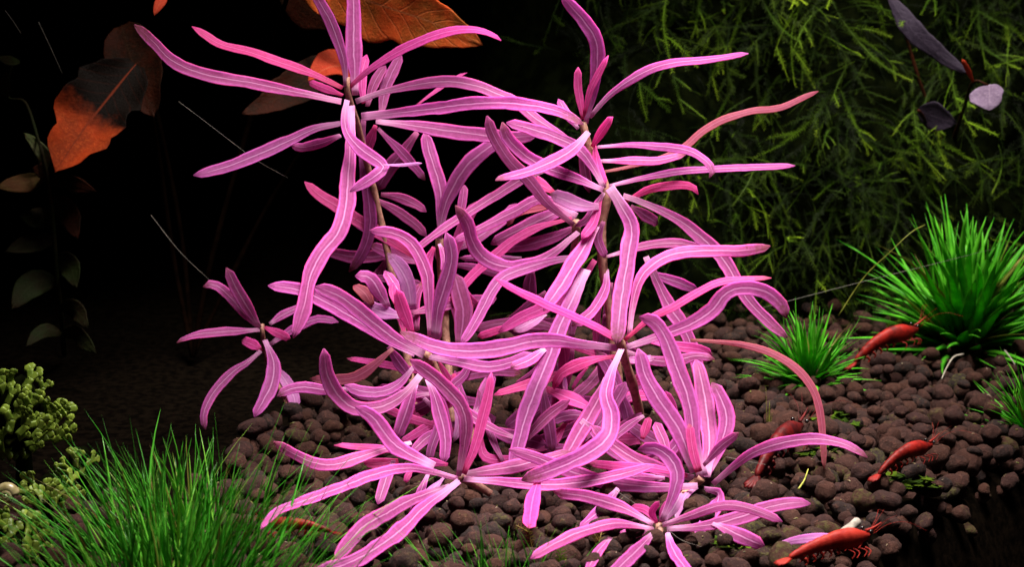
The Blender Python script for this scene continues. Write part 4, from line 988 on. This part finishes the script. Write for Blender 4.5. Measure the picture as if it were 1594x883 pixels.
# ================================================================== shrimps
def shrimp(label, tail, head, m, side=1.0, arch=0.10, fat=0.078, seed=0, ant=True):
    r = random.Random(seed)
    a, b = Vector(tail), Vector(head); X = (b - a); L = X.length; X.normalize()
    Y = Vector((0, 0, 1)).cross(X).normalized(); Z = X.cross(Y)
    t0 = thing('shrimp', label, 'shrimp', Vector((a.x, a.y, min(a.z, b.z) - 0.08 * L)), 'cherry shrimps')
    W = lambda x, y, z: a + X * (x * L) + Y * (y * L) + Z * (z * L)
    n, K = 44, 16; V, F = [], []
    def cz(t): return arch * math.sin(math.pi * min(1, t * 1.05)) * (1 - 0.3 * t) + 0.02
    for i in range(n):
        t = i / (n - 1)
        if t < 0.58:
            u = t / 0.58; rad = 0.30 + 0.62 * u ** 0.8
            ph = (u * 6.0) % 1.0; rad *= 0.93 + 0.12 * ph                      # overlapping tail rings
        else:
            u = (t - 0.58) / 0.42; rad = 0.97 + 0.08 * math.sin(math.pi * min(1, u * 1.4)) - 0.62 * smooth01(0.45, 1.0, u)
        rad *= fat
        if i == 0: rad *= 0.3
        if i == n - 1: rad *= 0.25
        for k in range(K):
            an = 2 * math.pi * k / K
            cy, sz = math.cos(an), math.sin(an)
            hgt = 1.05 if sz > 0 else (1.25 if t > 0.08 else 1.0)
            V.append(W(0.10 + 0.82 * t, cy * rad * 0.78, cz(t) + sz * rad * hgt * 0.95))
    for i in range(n - 1):
        for k in range(K):
            k2 = (k + 1) % K; F.append((i * K + k, i * K + k2, (i + 1) * K + k2, (i + 1) * K + k))
    F.append(tuple(range(K))[::-1]); F.append(tuple((n - 1) * K + k for k in range(K)))
    mesh_obj('body', V, F, M[m], t0)
    for q, (sp, ln) in enumerate(((0, 0.15), (-0.22, 0.15), (0.22, 0.15), (-0.42, 0.13), (0.42, 0.13))):   # tail fan
        d = (-X + Y * sp - Z * 0.15).normalized()
        V2, F2, U2 = [], [], []
        s = d.cross(Z).normalized()
        for i in range(7):
            t = i / 6; w = 0.032 * L * math.sin(math.pi * (0.15 + 0.75 * t)) ** 0.7; c = W(0.12, 0, cz(0)) + d * (ln * L * t)
            V2 += [c - s * w, c + Z * 0.008 * L, c + s * w, c - Z * 0.008 * L]
        for i in range(6):
            for k in range(4): F2.append((4 * i + k, 4 * i + (k + 1) % 4, 4 * i + 4 + (k + 1) % 4, 4 * i + 4 + k))
        F2 += [(3, 2, 1, 0), (24, 25, 26, 27)]
        mesh_obj('tail_fin', V2, F2, M[m], t0)
    def limb(name, pts, w0, w1, mm=m, s=5):
        v, f = tube([W(*p) for p in pts], w0 * L, w1 * L, s, len(pts) * 4); return mesh_obj(name, v, f, M[mm], t0)
    limb('rostrum', [(0.88, 0, cz(.95) + 0.04), (0.96, 0, cz(.95) + 0.05), (1.04, 0, cz(.95) + 0.075)], 0.016, 0.003)
    for sg in (-1, 1):
        e = W(0.885, sg * 0.058, cz(0.93) + 0.045); mesh_obj('eye', [e + q * 0.017 * L for q in ICO2], ICO2F, M['eye'], t0)
        for j in range(4):
            x0 = 0.66 + 0.055 * j; k = r.uniform(-.03, .03)
            limb('leg', [(x0, sg * 0.05, cz(x0) - 0.09), (x0 + 0.05 + k, sg * 0.09, cz(x0) - 0.12), (x0 + 0.01 + k, sg * 0.10, cz(x0) - 0.16)], 0.007, 0.003)
        for j in range(5):
            x0 = 0.24 + 0.08 * j
            limb('swimmeret', [(x0, sg * 0.03, cz(x0) - 0.06), (x0 + 0.015, sg * 0.04, cz(x0) - 0.10), (x0 - 0.01, sg * 0.04, cz(x0) - 0.12)], 0.016, 0.006)
        if ant:
            limb('antenna', [(0.93, sg * 0.03, cz(.95) + 0.01), (1.05, sg * 0.09, cz(.95) + 0.08), (1.16, sg * 0.2, cz(.95) + 0.10), (1.28, sg * 0.30, cz(.95) + 0.02)], 0.0022, 0.001)
            limb('antennule', [(0.94, sg * 0.02, cz(.95) + 0.02), (1.05, sg * 0.05, cz(.95) + 0.10), (1.14, sg * 0.09, cz(.95) + 0.14)], 0.002, 0.0008)
    return t0
shrimp('red shrimp with its head under the large bushy grass tuft', P(1318, 574, 42.4), P(1440, 508, 43.0), 'shrimp', seed=1, fat=0.084)
shrimp('dark red shrimp half hidden behind an arching pink strap', P(1168, 757, 35.6), P(1256, 656, 37.2), 'shrimp_dark', seed=2, fat=0.08)
shrimp('bright red shrimp walking on open gravel', P(1357, 748, 35.2), P(1460, 690, 36.0), 'shrimp', seed=3)
shrimp('large orange red shrimp lying at the dark gravel edge', P(1212, 878, 31.2), P(1367, 832, 31.9), 'shrimp_orange', seed=4, arch=0.05, fat=0.08)
shrimp('red shrimp half hidden in hairgrass under a pink leaf tip', P(528, 832, 32.3), P(402, 818, 32.5), 'shrimp', seed=5, arch=0.06)

# ================================================================== small things
def thread(label, pts, w, m='thread', name='plant_fibre', cat='fibre'):
    p3 = [P(*q) for q in pts]; v, f = tube(p3, w * 0.36 * pts[0][2] / FPX, w / 5 * pts[-1][2] / FPX, 5, max(8, 5 * len(pts)))
    return tag(mesh_obj(name, v, f, M[m], None), label, cat)
thread('pale hair crossing behind the lower pink straps of the spread whorl', [(278, 158, 38.8), (318, 188, 38.7), (362, 222, 38.6), (400, 250, 38.6), (448, 277, 38.8)], 1.6)
thread('short pale hair in the dark top corner', [(8, 16, 40), (20, 32, 40), (33, 52, 40)], 1.4)
thread('long faint hair hanging in the dark by the rust leaf', [(60, 34, 41), (78, 72, 41), (97, 114, 41)], 1.6)
thread('faint hair reaching down to the small pink plantlet', [(235, 335, 40.4), (280, 392, 40), (328, 438, 39.5)], 1.5)
thread('long fine line drawn across the large bushy tuft', [(1185, 480, 41.5), (1330, 442, 41.5), (1450, 412, 41.5), (1545, 388, 41.6)], 1.2)
thread('yellow green runner rising beside the large bushy tuft', [(1305, 492, 43.5), (1345, 432, 43.3), (1385, 393, 43), (1418, 362, 43), (1440, 350, 43.4)], 2.6, 'root', 'runner', 'runner')
thread('yellow blade lying on gravel before the dark red shrimp', [(1243, 762, 35.0), (1252, 748, 35.2), (1258, 731, 35.5)], 5, 'root', 'grass_clipping', 'grass')
thread('pale root running from the star plantlet over the gravel', [(1040, 826, 32.5), (1062, 842, 32.2), (1092, 852, 31.9)], 1.6, 'thread', 'root', 'root')
thread('pale root trailing above the star plantlet', [(958, 764, 34.4), (985, 782, 33.8), (1012, 800, 33.2)], 1.2, 'thread', 'root', 'root')
thread('stray pale fibre on gravel beside the dark red shrimp', [(1130, 712, 35.2), (1160, 718, 35.0), (1192, 724, 34.8)], 1.6)
thread('old pale root showing under the large bushy tuft', [(1500, 552, 43.6), (1485, 556, 43.4), (1474, 572, 42.9), (1466, 590, 42.4)], 5, 'grey', 'root', 'root')
thread('short white root stub on gravel next to the large bushy tuft', [(1564, 546, 43.2), (1572, 556, 42.9), (1580, 568, 42.4)], 4, 'grey', 'root', 'root')
v, f = tube([P(1312, 831, 32.4), P(1324, 822, 32.6), P(1334, 813, 32.8)], 0.072, 0.066, 12, 12, 0.1)
tag(mesh_obj('stalk_piece', v, f, M['grey'], None), 'pale grey cut stalk piece lying above the orange red shrimp', 'stalk')
def lump(label, px, py, r, sc, m, k, name, cat):
    c = G(px, py); c.z += r * 0.35
    V = [c + Vector((q.x * sc[0], q.y * sc[1], q.z * sc[2])) * r for q in SH_F[k]]
    return tag(mesh_obj(name, V, ICO3F, M[m], None), label, cat)
M['algae'] = simple_mat('algae_coat', (0.05, 0.055, 0.012), (0.16, 0.17, 0.02), 7, 0.7, 0.2, bump=0.6)
lump('flat dark stone with mossy coat beside the algae spotted pebble', 1160, 872, 0.22, (1.7, 1, 0.8), 'algae_pellet', 3, 'stone', 'stone')
lump('pebble spotted with yellow green algae by the fallen leaf', 1196, 850, 0.17, (0.9, 0.9, 1.1), 'algae', 5, 'pebble', 'stone')
lump('algae coated pebble under the tip of the drooping bronze leaf', 1290, 742, 0.19, (1.5, 1, 0.8), 'algae_pellet', 7, 'pebble', 'stone')
# snail
c = P(10, 770, 34.0); V, F = [], []
pts = []
for i in range(46):
    t = i / 45; an = t * 2 * math.pi * 2.3; rr = 0.11 * (1 - t) ** 1.1 + 0.004
    pts.append(c + Vector((math.cos(an) * rr, -0.10 * t, math.sin(an) * rr)))
Kk = 10
for i, q in enumerate(pts):
    t = i / 45; rad = 0.075 * (1 - t) + 0.02
    T = (pts[min(i + 1, 45)] - pts[max(i - 1, 0)]).normalized(); A = T.cross(Vector((0, 1, 0))).normalized(); B = T.cross(A)
    for k in range(Kk): an = 2 * math.pi * k / Kk; V.append(q + (A * math.cos(an) + B * math.sin(an)) * rad)
for i in range(45):
    for k in range(Kk): F.append((i * Kk + k, i * Kk + (k + 1) % Kk, (i + 1) * Kk + (k + 1) % Kk, (i + 1) * Kk + k))
F.append(tuple(range(Kk))[::-1]); F.append(tuple(45 * Kk + k for k in range(Kk)))
tag(mesh_obj('snail_shell', V, F, M['shell'], None), 'small pale snail shell beside the small dim liverwort', 'snail')

# crumbs of dead leaf and algae caught on the gravel
rd = random.Random(64); DV, DF = [], []
tops = [pellets[i] for i in range(len(pellets)) if pellets[i][4] and -6 < pellets[i][0].x < 10 and pellets[i][0].y < 8]
for _ in range(900):
    p, r, k, rot, lay = rd.choice(tops); a = rd.uniform(0, 6.28)
    c = p + Vector((math.cos(a) * r * 0.5, math.sin(a) * r * 0.5, r * rd.uniform(0.6, 0.82)))
    u = Vector((rd.gauss(0, 1), rd.gauss(0, 1), rd.gauss(0, .4))).normalized() * rd.uniform(0.015, 0.06); w = u.cross(Vector((0, 0, 1))).normalized() * rd.uniform(0.008, 0.02); h = Vector((0, 0, rd.uniform(0.006, 0.015)))
    n0 = len(DV); DV += [c - u - h, c - w, c + u - h, c + w, c + h]; DF += [(n0, n0 + 1, n0 + 4), (n0 + 1, n0 + 2, n0 + 4), (n0 + 2, n0 + 3, n0 + 4), (n0 + 3, n0, n0 + 4), (n0 + 3, n0 + 2, n0 + 1, n0)]
M['crumb'] = island_mat('plant_crumbs', [(0.0, (0.05, 0.03, 0.01)), (0.4, (0.12, 0.12, 0.02)), (0.8, (0.16, 0.10, 0.05)), (1.0, (0.40, 0.32, 0.24))], 0.6, 0.1)
cr = mesh_obj('debris', DV, DF, M['crumb'], None, smooth=False); tag(cr, 'tiny crumbs of dead leaf and algae scattered on the gravel', 'debris', kind='stuff')
# low green growth between the pellets
for k, (px, py, n, lab) in enumerate(((1420, 772, 5, 'small green moss sprout on gravel below the bright red shrimp'), (1290, 722, 4, 'green moss sprout beside the tip of the drooping bronze leaf'), (1150, 868, 6, 'dark moss sprout on the flat stone at the front'), (1300, 680, 4, 'dim moss sprout behind the drooping bronze leaf'))):
    b = G(px, py); V, F, TS = [], [], []
    for q in range(n):
        v, f = frond_geo(960 + 10 * k + q, rd.uniform(0.25, 0.5), 0.06, 1)
        m3 = Vector((rd.uniform(-1, 1), rd.uniform(-.6, .4), rd.uniform(0.1, 0.6))).normalized().to_track_quat('X', 'Z').to_matrix(); n0 = len(V)
        V += [b + Vector((rd.gauss(0, .1), rd.gauss(0, .1), 0.1)) + m3 @ w for w in v]; F += [tuple(n0 + w for w in g) for g in f]; TS += frond_geo.t
    o = tag(mesh_obj('moss_sprout', V, F, M['moss'], None, location=b), lab, 'moss'); put_uv(o.data, TS)
